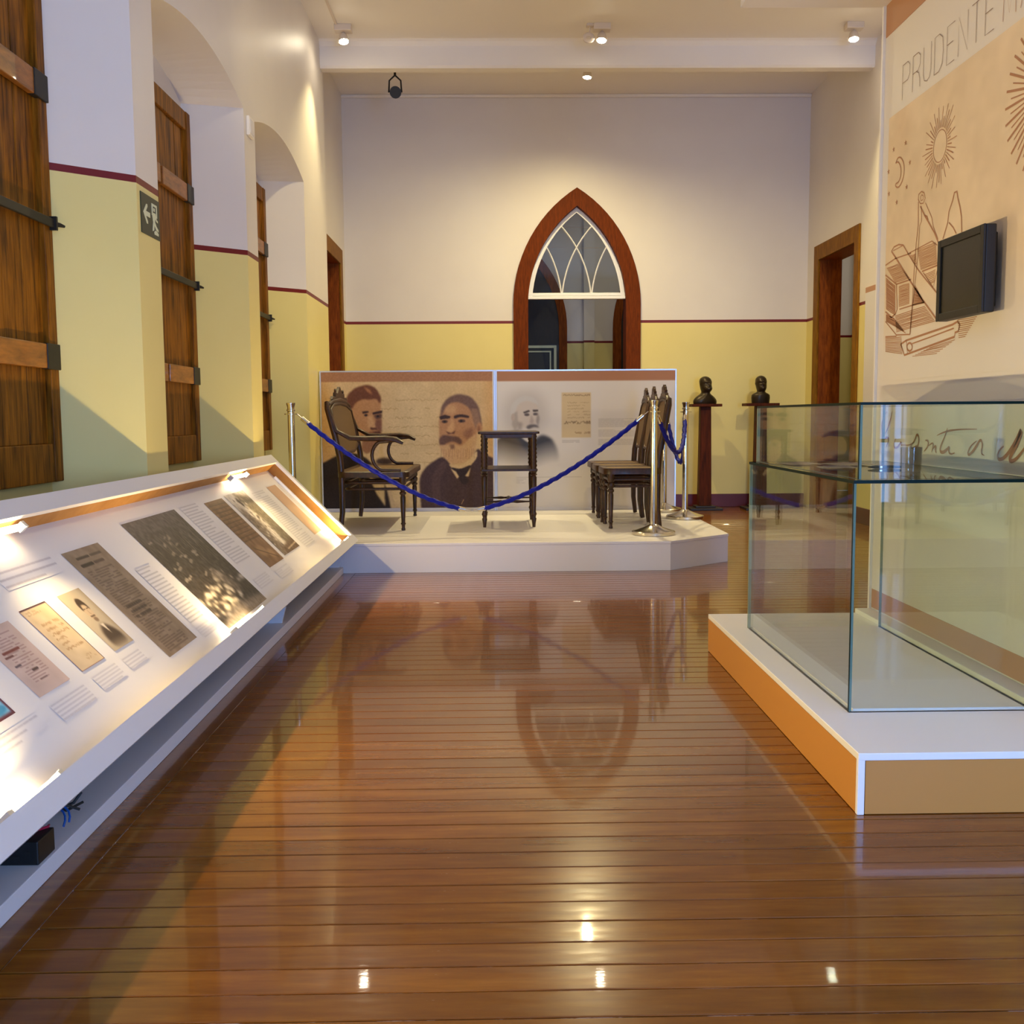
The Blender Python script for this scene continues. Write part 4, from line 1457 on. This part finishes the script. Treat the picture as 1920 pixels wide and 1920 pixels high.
ZH = ZP + .877
MID = (-0.175, 7.30, 0.386)
rope('blue twisted rope hanging from the left post to the low joint before the armchair', (-1.40, 7.30, ZH), (MID[0] - .012, MID[1], MID[2]), 0, half='l')
rope('blue twisted rope rising from the low joint to the front steel post', (MID[0] + .012, MID[1], MID[2]), (1.085, 7.31, ZH), 0, half='r')
rope('short blue rope hanging between the front post and the right edge post', (1.148, 7.352, ZH), (1.548, 8.388, ZH), .31)
rope('short blue rope hanging between the right edge post and the farthest post', (1.556, 8.474, ZH), (1.50, 9.056, ZH), .43)


# ---------------------------------------------------------------- busts on pedestals
def make_pedestal(label, x, y_, h, capw):
    t = thing('pedestal', label, 'pedestal', (x, y_, 0), 'bust pedestals by the back wall')
    MB().add([(x - .07, y_ - .06, .05), (x + .07, y_ - .06, .05), (x + .07, y_ + .06, .05), (x - .07, y_ + .06, .05), (x - .058, y_ - .05, h - .03), (x + .058, y_ - .05, h - .03), (x + .058, y_ + .05, h - .03), (x - .058, y_ + .05, h - .03)],
             [(0, 3, 2, 1), (4, 5, 6, 7), (0, 1, 5, 4), (1, 2, 6, 5), (2, 3, 7, 6), (3, 0, 4, 7)]).build('post', M['pedestal'], t, bevel=.004)
    MB().box(x - capw / 2, y_ - .12, h - .03, x + capw / 2, y_ + .12, h).build('cap_board', M['pedestal'], t, bevel=.003)
    MB().box(x - .18, y_ - .15, 0, x + .18, y_ + .15, .028).build('foot', M['darkdoor'], t, bevel=.004)
    MB().box(x - .11, y_ - .10, .028, x + .11, y_ + .10, .05).build('foot_step', M['darkdoor'], t, bevel=.004)
    return t


def make_bust(label, x, y_, z0, rows_, yaw, beard, bald):
    t = thing('bust', label, 'bust', (x, y_, z0), 'bronze busts', local=True, rotz=yaw)
    seg = 32
    vs, fs = [], []
    for (z, rx, ry, oy) in rows_:
        for k in range(seg):
            a = 2 * math.pi * k / seg
            cx, sy = math.cos(a), math.sin(a)
            front = max(0, -sy)
            r = 1.0
            px, py = rx * cx, ry * sy + oy
            if .17 < z < .262:                               # face relief, the face looks along -y
                nose = math.exp(-((z - .212) / .014) ** 2) * math.exp(-((cx) / .16) ** 2) * front
                brow = math.exp(-((z - .235) / .007) ** 2) * front ** 2
                eye = sum(math.exp(-((z - .225) / .008) ** 2) * math.exp(-((cx - e) / .16) ** 2) for e in (-.42, .42)) * front
                mouth = math.exp(-((z - .187) / .004) ** 2) * math.exp(-((cx) / .34) ** 2) * front
                py -= .022 * nose + .009 * brow - .013 * eye - .007 * mouth
                ear = math.exp(-((z - .215) / .016) ** 2) * math.exp(-((sy - .1) / .16) ** 2)
                px += .010 * ear * (1 if cx > 0 else -1)
            if beard and .12 < z < .20:
                py -= beard * front * math.exp(-((z - .16) / .028) ** 2)
            if .02 < z < .12:                                # lapels
                lap = math.exp(-((abs(cx) - (.75 - z * 5)) / .12) ** 2) * front
                py -= .008 * lap
            vs.append((px, py, z))
    for i_ in range(len(rows_) - 1):
        for k in range(seg):
            a, b = i_ * seg + k, i_ * seg + (k + 1) % seg
            fs.append((a, b, b + seg, a + seg))
    fs.append(tuple(range(seg - 1, -1, -1)))
    fs.append(tuple(range((len(rows_) - 1) * seg, len(rows_) * seg)))
    MB().add(vs, fs).build('bronze_figure', M['bronze'], t, smooth=True, angle=70)
    return t


def head_rows(extra, kx=1.0, top=.303):
    z = [(.128, .046, .054, -.006), (.140, .048, .062, -.012), (.152, .052, .068, -.014), (.164, .056, .071, -.014), (.175, .059, .073, -.013), (.182, .060, .073, -.012), (.187, .061, .074, -.011),
         (.192, .061, .074, -.010), (.200, .062, .075, -.009), (.208, .062, .075, -.008), (.214, .062, .075, -.007), (.220, .062, .075, -.006), (.227, .063, .076, -.005), (.235, .064, .078, -.004),
         (.243, .064, .078, -.003), (.254, .063, .076, -.001), (.268, .059, .071, .001), (.281, .050, .061, .003), (.292, .037, .046, .004), (.300, .020, .025, .005), (top, .004, .005, .005)]
    return extra + [(a, b * kx, c_, d) for a, b, c_, d in z]


b1 = head_rows([(0, .138, .070, .005), (.012, .143, .074, .005), (.035, .141, .078, .005), (.055, .130, .077, .005), (.075, .110, .072, .003), (.092, .086, .066, .001), (.104, .066, .060, -.001), (.116, .052, .056, -.003)])
b2 = head_rows([(0, .098, .062, .005), (.012, .100, .066, .005), (.06, .104, .072, .004), (.090, .101, .072, .003), (.103, .086, .068, .002), (.113, .064, .060, .0), (.120, .052, .056, -.003)], .94)
BY = 11.36
make_pedestal('tall dark wooden pedestal under the wide-shouldered bearded bust', 2.315, BY, 1.172, .33)
make_pedestal('tall dark wooden pedestal under the narrow bald bust, partly behind the glass case', 2.93, BY, 1.176, .36)
make_bust('dark bronze bust of a bearded man with wide shoulders, left of the two', 2.315, BY, 1.172, b1, .34, .026, False)
make_bust('dark bronze bust of a bald man with narrow squared shoulders, right of the two', 2.93, BY, 1.176, [(z, rx * 1.0, ry, oy) for z, rx, ry, oy in b2], .08, .014, True)

# ---------------------------------------------------------------- right-hand plinth, mural partition and canopy
XM, RY0, RY1, RZ, RX0 = 1.673, 2.60, 4.50, 0.167, 0.942
t = thing('orange_plinth', 'low orange and white plinth under the glass case', 'plinth', (1.35, 3.5, 0))
MB().box(RX0 + .012, RY0 + .012, 0, XM + .1, RY1 - .004, RZ - .02).build('core', M['whiteboard'], t)
MB().box(RX0, RY0 + .016, 0.002, RX0 + .012, RY1, RZ - .021).build('side_panel', M['orange'], t)
MB().box(RX0 + .020, RY0, 0.002, XM + .1, RY0 + .012, RZ - .021).build('front_panel', M['orange'], t)
MB().box(RX0 - .001, RY0 - .002, 0, RX0 + .018, RY0 + .014, RZ - .018).build('corner_strip', M['white_edge'], t, bevel=.002)
MB().box(RX0 - .001, RY0 - .003, RZ - .02, XM + .1, RY1, RZ).build('top_board', M['white_edge'], t, bevel=.002)

mu = thing('mural_partition', 'tall printed partition wall with compass, sun and moon engraving at the right', 'partition', (XM + .05, 3.56, RZ))
MB().box(XM, RY0 + .02, RZ, XM + .1, RY1 + .02, 2.77).build('board', M['whiteboard'], mu)
MB().box(XM - .012, RY1 + .006, RZ, XM + .1, RY1 + .02, 2.77).build('edge_trim', M['white_edge'], mu)
MB().box(XM - .002, RY0 + .02, 2.637, XM, RY1, 2.77).build('header_band', M['header'], mu)
MB().box(XM - .002, RY0 + .02, .192, XM, RY1, .275).build('base_band', M['header'], mu)
MB().box(XM - .075, RY0 + .02, RZ, XM - .002, RY1, .187).build('base_ledge', M['white_edge'], mu, bevel=.002)
ca = thing('canopy_board', 'white canopy board reaching out over the glass case at the top edge', 'canopy', (1.37, 3.56, 2.77))
MB().box(1.055, RY0, 2.77, XM + .1, RY1 + .02, 2.80).build('board', M['whiteboard'], ca)
MB().box(1.055, RY0, 2.80, 1.075, RY1 + .02, 2.90).build('fascia', M['whiteboard'], ca)
MB().box(1.075, RY1, 2.80, XM + .1, RY1 + .02, 2.90).build('fascia', M['whiteboard'], ca)

# beige paper ground of the engraving, fading out downwards
cv = Canvas(140, 110, (226, 207, 182), res=2.0)
cv.speckle(16, 44, 3); cv.speckle(12, 18, 4); cv.speckle(8, 7, 5)
for (sx, sy, r_) in ((118, 60, 7), (110, 72, 5), (122, 84, 9), (96, 58, 4), (136, 48, 8), (12, 8, 10), (128, 30, 6)):
    cv.ell(sx, sy, r_ * .8, r_, (206, 174, 142), 5, .35)
cv.paint(np.clip((cv.X - 114) / 26, 0, 1), (218, 184, 150), .4)
edge = np.clip(1 - np.abs(cv.X - 118) / 2.5, 0, 1)
cv.paint(edge, (206, 146, 108), .35)
cv.paint(np.clip((cv.Y - 70) / 30, 0, 1), BOARD, 1)


def fmur(u, v):
    return np.stack([np.full_like(u, XM - .0012), 4.44 + (2.9 - 4.44) * u, 2.29 + (1.19 - 2.29) * v], 1)


cv.build('engraving_ground', fmur, M['print'], mu)


def ribbon(mb, pts, w, taper=False):
    """flat inked stroke on the mural; pts are (Y, z) in metres"""
    n = len(pts)
    vs = []
    for i_ in range(n):
        a, b = pts[max(i_ - 1, 0)], pts[min(i_ + 1, n - 1)]
        ty, tz = b[0] - a[0], b[1] - a[1]
        l = math.hypot(ty, tz) or 1
        ww = w * (1 - .75 * abs(2 * i_ / max(n - 1, 1) - 1) if taper else 1)
        vs += [(XM - .0022, pts[i_][0] - tz / l * ww / 2, pts[i_][1] + ty / l * ww / 2), (XM - .0022, pts[i_][0] + tz / l * ww / 2, pts[i_][1] - ty / l * ww / 2)]
    mb.add(vs, [(2 * k, 2 * k + 1, 2 * k + 3, 2 * k + 2) for k in range(n - 1)])


def mp(x, y_):
    p = onx(x, y_, XM)
    return (p[1], p[2])


def crop(pts, x0, y0, k):
    return [mp(x0 + a / k, y0 + b / k) for a, b in pts]


def smooth_pts(p, it=2):
    for _ in range(it):
        q = [p[0]]
        for a, b in zip(p[:-1], p[1:]):
            q += [(a[0] * .75 + b[0] * .25, a[1] * .75 + b[1] * .25), (a[0] * .25 + b[0] * .75, a[1] * .25 + b[1] * .75)]
        p = q + [p[-1]]
    return p


# sun, radiant disc, moon and stars
mb = MB()
rg = random.Random(2)
cy_, cz_, r0 = 3.925, 2.046, .058
ribbon(mb, [(cy_ + r0 * math.cos(a), cz_ + r0 * math.sin(a)) for a in [2 * math.pi * k / 40 for k in range(41)]], .0032)
for k in range(44):
    a = 2 * math.pi * k / 44
    q = rg.uniform(1.5, 2.3) if k % 2 else rg.uniform(2.2, 2.75)
    ribbon(mb, [(cy_ + r0 * 1.14 * math.cos(a), cz_ + r0 * 1.14 * math.sin(a)), (cy_ + r0 * q * math.cos(a), cz_ + r0 * q * math.sin(a))], .0045 if k % 2 else .003)
mb.build('sun_drawing', M['ink'], mu)
mb = MB()
cy_, cz_ = 3.17, 2.035
for k in range(60):
    a = 2 * math.pi * k / 60
    q = .26 if k % 2 == 0 else .225
    ribbon(mb, [(cy_ + .13 * math.cos(a), cz_ + .13 * math.sin(a)), (cy_ + q * math.cos(a), cz_ + q * math.sin(a))], .008 if k % 2 == 0 else .0045)
mb.build('radiant_disc_drawing', M['ink'], mu)
mb = MB()
K, X0, Y0 = 4.364, 1480, 0
ribbon(mb, smooth_pts(crop([(875, 1335), (890, 1290), (915, 1285), (940, 1330), (945, 1400), (930, 1480), (900, 1535), (875, 1530), (870, 1505), (900, 1490), (918, 1430), (915, 1360), (895, 1320), (875, 1335)], X0, Y0, K)), .006)
mb.build('moon_drawing', M['ink'], mu)
for sx, sy in ((955, 1168), (857, 1222), (990, 1328), (963, 1530), (818, 1585), (881, 1655), (815, 1405)):
    y_, z_ = mp(X0 + sx / K, Y0 + sy / K)
    pts = []
    for k in range(10):
        a, r_ = math.pi * k / 5 + .3, (.013 if k % 2 == 0 else .005)
        pts.append((y_ + r_ * math.cos(a), z_ + r_ * math.sin(a)))
    MB().add([(XM - .0022, a, b) for a, b in pts] + [(XM - .0022, y_, z_)], [(k, (k + 1) % 10, 10) for k in range(10)]).build('star_drawing', M['ink'], mu)

# compass, square, ruler and books: outlines then hatching
Y0 = 360
mb = MB()
for pts, w in (
        ([(1085, -5), (1062, 20), (1058, 60), (1075, 95), (1100, 92), (1115, 50), (1105, 5), (1085, -5)], .005),
        ([(1088, 22), (1075, 45), (1082, 72), (1098, 62), (1100, 32), (1088, 22)], .004),
        ([(1060, 80), (1058, 270), (1042, 420), (1025, 640), (1010, 900), (990, 1160)], .006),
        ([(1085, 115), (1085, 240), (1070, 275), (1052, 560), (1030, 760), (1012, 960), (992, 1165)], .005),
        ([(1075, 115), (1110, 190), (1150, 260), (1190, 330), (1222, 410)], .008),
        ([(1118, 90), (1170, 210), (1180, 280), (1220, 385)], .004),
        ([(1112, 190), (1130, 200), (1140, 230)], .006),
        ([(1340, 70), (1355, 5), (1375, -5), (1385, 60), (1400, 120), (1412, 200), (1415, 335)], .008),
        ([(1340, 70), (1310, 160), (1300, 250), (1260, 385)], .007),
        ([(1310, 250), (1345, 290), (1370, 340)], .006),
        ([(840, 485), (860, 450), (900, 430), (935, 435), (985, 520), (1060, 640), (1140, 740), (1215, 830)], .007),
        ([(840, 485), (900, 580), (1000, 740), (1100, 890), (1215, 1050)], .009),
        ([(855, 480), (930, 440)], .004),
        ([(985, 500), (1170, 402), (1215, 435)], .005),
        ([(790, 600), (870, 545), (1000, 500)], .006),
        ([(1090, 650), (1215, 600)], .007), ([(1100, 660), (1180, 780), (1215, 640)], .005),
        ([(790, 680), (880, 755), (1000, 715)], .007), ([(880, 755), (885, 960), (870, 1000), (840, 1025), (790, 980)], .008),
        ([(905, 960), (1000, 930), (1110, 905)], .006), ([(790, 1060), (880, 1170), (990, 1165)], .006), ([(790, 1185), (880, 1180)], .006),
        ([(915, 1245), (960, 1215), (1150, 1150), (1340, 1085), (1380, 1060), (1400, 1085), (1385, 1140), (1360, 1150), (1355, 1185), (1150, 1260), (945, 1335), (915, 1245)], .009),
        ([(1010, 1240), (1150, 1190), (1350, 1115)], .006), ([(960, 1215), (970, 1320)], .004)):
    ribbon(mb, crop(pts, X0, Y0, K), w * .9)
mb.build('compass_and_square_drawing', M['ink'], mu)
mb = MB()
ribbon(mb, [mp(X0 + 988 / K + .9 * math.cos(a) * 5.5, Y0 + 1268 / K + 7.5 * math.sin(a)) for a in [2 * math.pi * k / 14 for k in range(15)]], .008)


def hatch(a0, a1, b0, b1, n, w, wob=3):
    for k in range(n):
        f_ = (k + .5) / n
        p = (a0[0] + (b0[0] - a0[0]) * f_, a0[1] + (b0[1] - a0[1]) * f_)
        q = (a1[0] + (b1[0] - a1[0]) * f_, a1[1] + (b1[1] - a1[1]) * f_)
        m_ = ((p[0] + q[0]) / 2 + rg.uniform(-wob, wob), (p[1] + q[1]) / 2 + rg.uniform(-wob, wob))
        ribbon(mb, crop([p, m_, q], X0, Y0, K), w)


hatch((1050, 470), (1200, 410), (1080, 640), (1215, 590), 17, .0032)
hatch((800, 620), (890, 585), (870, 745), (990, 705), 14, .0035)
hatch((795, 700), (870, 765), (795, 960), (870, 1010), 22, .0045)
hatch((900, 770), (985, 745), (900, 940), (985, 915), 18, .0032)
hatch((1030, 760), (1060, 820), (1010, 930), (1110, 905), 16, .004)
hatch((990, 520), (1040, 500), (1030, 600), (1045, 590), 9, .003)
hatch((1110, 670), (1200, 630), (1160, 760), (1190, 740), 8, .003)
hatch((870, 1010), (1110, 930), (880, 1150), (1200, 1060), 12, .0035)
hatch((795, 1000), (860, 1030), (795, 1060), (960, 1160), 9, .004)
hatch((790, 1190), (920, 1180), (790, 1310), (930, 1330), 12, .003)
hatch((1380, 1040), (1545, 1010), (1390, 1200), (1440, 1190), 10, .003)
hatch((1160, 1270), (1370, 1200), (1000, 1350), (1200, 1330), 7, .0025)
mb.build('hatching_drawing', M['ink'], mu)

# lettering: thin single-stroke capitals, and the handwritten signature
LET = {'P': [[(0, 0), (0, 1)], [(0, 1), (.45, 1), (.62, .88), (.62, .62), (.45, .48), (0, .48)]],
       'R': [[(0, 0), (0, 1)], [(0, 1), (.45, 1), (.62, .88), (.62, .64), (.45, .5), (0, .5)], [(.3, .5), (.5, .42), (.6, .25), (.62, 0)]],
       'U': [[(0, 1), (0, .25), (.1, .06), (.3, 0), (.5, .06), (.6, .25), (.6, 1)]],
       'D': [[(0, 0), (0, 1), (.35, 1), (.6, .85), (.66, .5), (.6, .15), (.35, 0), (0, 0)]],
       'E': [[(.55, 1), (0, 1), (0, 0), (.55, 0)], [(0, .52), (.45, .52)]],
       'N': [[(0, 0), (0, 1), (.62, 0), (.62, 1)]],
       'T': [[(0, 1), (.6, 1)], [(.3, 1), (.3, 0)]],
       'M': [[(0, 0), (.04, 1), (.36, .1), (.68, 1), (.72, 0)]],
       'A': [[(0, 0), (.34, 1), (.68, 0)], [(.12, .32), (.56, .32)]]}
yy = 4.305
LZ, LH, LW = 2.325, .136, .116
for chx in 'PRUDENTE MA':
    if chx == ' ':
        yy -= .03
        continue
    mb = MB()
    wmax = max(a for s_ in LET[chx] for a, b in s_)
    for s_ in LET[chx]:
        ribbon(mb, [(yy - a * LW, LZ + b * LH) for a, b in s_], .0030)
    mb.build('letter', M['inkgrey'] if yy > 3.47 else M['ink'], mu)
    yy -= wmax * LW + .031
mb = MB()
for pts, w in (([(385, 190), (345, 250), (320, 340), (330, 430), (322, 520), (312, 595)], .007), ([(442, 185), (425, 270), (395, 370), (365, 440)], .009),
               ([(325, 560), (350, 500), (390, 475), (402, 510), (375, 592)], .010), ([(480, 495), (458, 560), (470, 605), (510, 590), (545, 520), (540, 570), (560, 565)], .010),
               ([(560, 565), (640, 570), (690, 530), (722, 430), (745, 500), (735, 560), (710, 610)], .009), ([(690, 530), (650, 570), (660, 610), (720, 570)], .008),
               ([(800, 640), (850, 575), (848, 518), (815, 512)], .010), ([(850, 575), (905, 535), (900, 600), (885, 645)], .009), ([(895, 620), (935, 560), (925, 630), (940, 655)], .010),
               ([(1065, 375), (1035, 470), (990, 570), (978, 630), (1005, 655), (1055, 625), (1088, 580), (1075, 640), (1100, 672), (1148, 655)], .014),
               ([(945, 460), (1000, 432), (1080, 405), (1200, 390), (1400, 388)], .008), ([(1395, 520), (1330, 570), (1288, 660), (1310, 684), (1380, 600), (1435, 495), (1462, 550), (1440, 660), (1480, 684)], .012),
               ([(1700, 580), (1650, 620), (1622, 700), (1655, 740), (1740, 680), (1850, 500), (1905, 370), (1850, 560), (1765, 700), (1770, 755), (1830, 735), (1900, 650), (1960, 560), (1930, 700)], .020)):
    ribbon(mb, smooth_pts(crop(pts, 1600, 740, 6.0)), w, True)
mb.build('signature_lettering', M['inksig'], mu)

# monitor on the mural
t = thing('wall_monitor', 'black flat monitor mounted on the printed partition wall', 'monitor', (1.6, 3.56, 1.37))
TVX, TY0, TY1, TZ0_, TZ1_ = 1.602, 3.385, 3.738, 1.38, 1.665
MB().box(TVX, TY0, TZ0_, TVX + .035, TY1, TZ1_).build('housing', M['black'], t, bevel=.004)
MB().box(TVX + .035, TY0 + .03, TZ0_ + .02, TVX + .055, TY1 - .03, TZ1_ - .02).build('back_cover', M['black'], t, bevel=.006)
mb = MB()
bz = .026
for a in ((TY0, TZ0_, TY0 + bz, TZ1_), (TY1 - bz, TZ0_, TY1, TZ1_), (TY0 + bz, TZ0_, TY1 - bz, TZ0_ + bz), (TY0 + bz, TZ1_ - bz, TY1 - bz, TZ1_)):
    mb.box(TVX - .008, a[0], a[1], TVX, a[2], a[3])
mb.build('bezel', M['black'], t, bevel=.002)
MB().box(TVX - .002, TY0 + bz, TZ0_ + bz, TVX, TY1 - bz, TZ1_ - bz).build('screen', M['screen'], t)
MB().box(TVX + .055, 3.50, 1.47, XM, 3.62, 1.58).build('wall_bracket', M['iron'], t)


# ---------------------------------------------------------------- glass case
def pane(mb_name, x0, y0, z0, x1, y1, z1, parent, edge='glass_edge_pale'):
    d = [x1 - x0, y1 - y0, z1 - z0]
    thin = d.index(min(d))
    mb = MB().box(x0, y0, z0, x1, y1, z1)
    # box faces: -z, +z, -y, +x, +y, -x
    axis = [2, 2, 1, 0, 1, 0]
    mb.mi = [0 if a == thin else 1 for a in axis]
    return mb.build(mb_name, [M['glass'], M[edge]], parent)


GX0, GX1, GY0, GY1, GZ0, GZ1, TH = 1.042, 1.598, 2.965, 4.20, RZ,   .848, .011
t = thing('glass_case', 'tall empty green-edged glass case standing on the orange plinth', 'glass case', (1.32, 3.58, RZ))
pane('glass_panel', GX0, GY0, GZ0, GX1, GY0 + TH, GZ1, t, 'glass_edge')
pane('glass_panel', GX0, GY1 - TH, GZ0, GX1, GY1, GZ1, t)
pane('glass_panel', GX0, GY0 + TH + .0005, GZ0, GX0 + TH, GY1 - TH - .0005, GZ1, t)
pane('glass_panel', GX1 - TH, GY0 + TH + .0005, GZ0, GX1, GY1 - TH - .0005, GZ1, t)
MB().box(GX0 + .02, GY0 + .02, RZ, GX1 - .02, GY1 - .02, RZ + .006).build('floor_board', M['whiteboard'], t)
pane('glass_top', GX0 - .002, GY0 - .002, GZ1 + .0003, GX1, GY1, GZ1 + .0103, t, 'glass_edge')
t = thing('glass_cover', 'shallow glass cover on top of the tall glass case, over a tumbler and papers', 'glass case', (1.32, 3.58, GZ1 + .011))
UX0, UX1, UY0, UY1, UZ0, UZ1 = 1.064, 1.585, 2.99, 4.18, GZ1 + .0108, 1.076
pane('glass_panel', UX0, UY0, UZ0, UX1, UY0 + TH, UZ1, t, 'glass_edge')
pane('glass_panel', UX0, UY1 - TH, UZ0, UX1, UY1, UZ1, t)
pane('glass_panel', UX0, UY0 + TH + .0005, UZ0, UX0 + TH, UY1 - TH - .0005, UZ1, t)
pane('glass_panel', UX1 - TH, UY0 + TH + .0005, UZ0, UX1, UY1 - TH - .0005, UZ1, t)
pane('glass_top', UX0, UY0, UZ1 + .0003, UX1, UY1, UZ1 + .0083, t, 'glass_edge')
SHZ = GZ1 + .0105
t = thing('tumbler', 'clear glass tumbler standing under the glass cover', 'tumbler', (1.367, 3.36, SHZ))
MB().lathe([(.002, .012), (.027, .013), (.030, .03), (.0325, .082), (.0345, .082), (.0325, .03), (.0305, .002), (.028, .0), (.002, .0)], (1.367, 3.36, SHZ), 28).build('glass_body', M['tumbler'], t, smooth=True, angle=40)
t = thing('pen', 'dark pen with metal band lying behind the tumbler', 'pen', (1.36, 3.575, SHZ))
MB().tube([(1.305, 3.58, SHZ + .006), (1.33, 3.578, SHZ + .006), (1.385, 3.572, SHZ + .006), (1.418, 3.568, SHZ + .006)], [.002, .006, .006, .004], 8).build('barrel', M['black'], t, smooth=True)
MB().tube([(1.345, 3.5765, SHZ + .006), (1.352, 3.576, SHZ + .006)], .0066, 10).build('band', M['chrome'], t, smooth=True)
for k, (px, py, a, w, h, lb) in enumerate(((1.17, 3.95, .1, .13, .18, 'old paper sheet lying at the far corner under the glass cover'), (1.22, 3.66, -.15, .12, .16, 'old paper sheet lying left of the pen under the glass cover'), (1.34, 3.88, .05, .14, .2, 'old paper sheet lying behind the pen under the glass cover'))):
    t = thing('paper_sheet', lb, 'paper', (px, py, SHZ), 'papers under the glass cover', local=True, rotz=a)
    n = 8
    vs = [((q / n - .5) * w, (r_ / n - .5) * h, .0015 + .004 * math.sin(q * .9) ** 2 * (q / n)) for r_ in range(n + 1) for q in range(n + 1)]
    fs = [(r_ * (n + 1) + q, r_ * (n + 1) + q + 1, (r_ + 1) * (n + 1) + q + 1, (r_ + 1) * (n + 1) + q) for r_ in range(n) for q in range(n)]
    MB().add(vs, fs).build('sheet', M['paper'], t, smooth=True)
    mbx = MB()
    for q in range(6):
        zz = -.35 + .12 * q
        mbx.box(-w * .35, zz * h, .0062, w * (.3 if q % 2 else .38), zz * h + .004, .0066)
    mbx.build('handwriting', M['inkgrey'], t)

# poster on the right wall past the partition
t = thing('wall_poster', 'narrow white poster with tan header on the right wall, beside the doorway', 'poster', (XR, 9.3, 0.6))
MB().box(XR - .012, 8.7, .55, XR, 9.83, 2.19).build('board', M['whiteboard'], t)
MB().box(XR - .012, 8.7, 2.19, XR, 9.83, 2.24).build('header_band', M['header'], t)
cv = Canvas(60, 80, (120, 88, 62), res=1)
cv.speckle(90, 10, 5)
cv.build('photograph', lambda u, v: np.stack([np.full_like(u, XR - .0135), 9.55 - .75 * u, 2.05 - .85 * v], 1), M['print'], t)


# ---------------------------------------------------------------- ceiling spotlights
def aim(o, target):
    d = (Vector(target) - o.location).normalized()
    o.rotation_euler = d.to_track_quat('-Z', 'Y').to_euler()


def spotlight(label, x, y_, z, target, power, size, lit=True, drop=.11, group='ceiling spotlights', blend=.6):
    t = thing('ceiling_spotlight', label, 'spotlight', (x, y_, z), group)
    MB().box(x - .075, y_ - .05, z - .055, x + .075, y_ + .05, z).build('mount_box', M['lampwhite'], t, bevel=.005)
    d = (Vector(target) - Vector((x, y_, z - drop))).normalized()
    hp = Vector((x, y_, z - drop))
    MB().tube([(x, y_, z - .055), (x + .015, y_, z - .08), tuple(hp - d * .03)], .008, 8).build('arm', M['lampwhite'], t, smooth=True)
    MB().tube([tuple(hp - d * .045), tuple(hp - d * .03), tuple(hp), tuple(hp + d * .03)], [.02, .034, .042, .045], 20).build('lamp_head', M['lampwhite'], t, smooth=True, angle=40)
    MB().tube([tuple(hp + d * .028), tuple(hp + d * .0345)], .037, 20).build('bulb', M['bulb'] if lit else M['iron'], t, smooth=True, angle=40)
    if lit:
        ld = bpy.data.lights.new('spot_lamp', 'SPOT')
        ld.energy, ld.color, ld.spot_size, ld.spot_blend, ld.shadow_soft_size = power, WARM, math.radians(size), blend, .035
        lo = bpy.data.objects.new('spot_lamp', ld)
        COL.objects.link(lo)
        lo.location = hp + d * .04
        aim(lo, target)
        lo.parent = t
        lo.matrix_parent_inverse = Matrix.Translation(-Vector(t['_world']))
    return t


spotlight('lit spotlight at the left end of the beam, above the niche wall', -1.31, 9.40, ZC, (-.7, 8.3, 0), 185, 86)
spotlight('lit spotlight in the middle of the beam, beside an empty lamp ring', 0.965, 9.38, ZC, (.5, 8.4, .2), 250, 88)
spotlight('lit spotlight at the right end of the beam, near the partition', 3.19, 9.36, ZC, (3.0, 8.4, .3), 200, 90)
t = thing('lamp_ring', 'round unlit lamp ring hanging left of the middle spotlight', 'lamp', (.85, 9.38, ZC))
MB().box(.83, 9.35, ZC - .02, .90, 9.41, ZC).build('mount', M['lampwhite'], t)
MB().tube([(.862, 9.38, ZC - .02), (.852, 9.38, ZC - .085)], .006, 6).build('stem', M['lampwhite'], t)
MB().tube([(.847 + .036 * math.cos(a), 9.375, ZC - .115 + .03 * math.sin(a)) for a in [2 * math.pi * k / 20 for k in range(20)]], .009, 8, closed=True, flat=2).build('ring', M['lampwhite'], t, smooth=True)
spotlight('lit green-white downlight behind the beam, over the platform', .915, 10.25, ZC2, (.6, 10.1, 0), 350, 165, drop=.25, blend=.9)
# unlit black spot behind the beam
t = thing('hanging_spotlight', 'unlit dark spotlight hanging on a forked bracket behind the beam', 'spotlight', (-.945, 10.3, ZC2))
MB().box(-1.0, 10.25, ZC2 - .02, -.88, 10.35, ZC2).build('mount', M['lampwhite'], t)
MB().tube([(-.945, 10.3, ZC2 - .02), (-.945, 10.3, ZC2 - .24)], .012, 8).build('stem', M['iron'], t)
for s in (-1, 1):
    MB().tube([(-.945, 10.3, ZC2 - .24), (-.945 + s * .055, 10.3, ZC2 - .29), (-.945 + s * .062, 10.3, ZC2 - .40)], .008, 8).build('fork_arm', M['iron'], t, smooth=True)
MB().tube([(-.945, 10.36, ZC2 - .38), (-.945, 10.33, ZC2 - .385), (-.94, 10.26, ZC2 - .41), (-.935, 10.22, ZC2 - .425)], [.025, .045, .055, .056], 18).build('lamp_head', M['iron'], t, smooth=True, angle=40)
# added fill spotlights on the unseen ceiling, warming the back wall
spotlight('added warm fill spotlight, unseen above the frame, over the left side of the floor', -.6, 4.9, ZC, (-1.2, 11.7, 1.0), 210, 54, blend=1.0, group='ceiling spotlights')
spotlight('added warm fill spotlight, unseen above the frame, over the middle of the floor', .8, 4.9, ZC, (.7, 11.7, .9), 220, 52, blend=1.0, group='ceiling spotlights')
spotlight('added warm fill spotlight, unseen above the frame, over the space behind the partition', 2.9, 5.6, ZC, (2.9, 11.7, 1.0), 290, 54, blend=1.0, group='ceiling spotlights')
t = thing('ceiling_conduit', 'thin white conduit running along the ceiling to the left spotlight', 'conduit', (-1.36, 6.0, ZC))
MB().box(-1.375, YR, ZC - .012, -1.355, 9.35, ZC).build('duct', M['lampwhite'], t)

for o in list(bpy.data.objects):
    if '_world' in o:
        del o['_world']
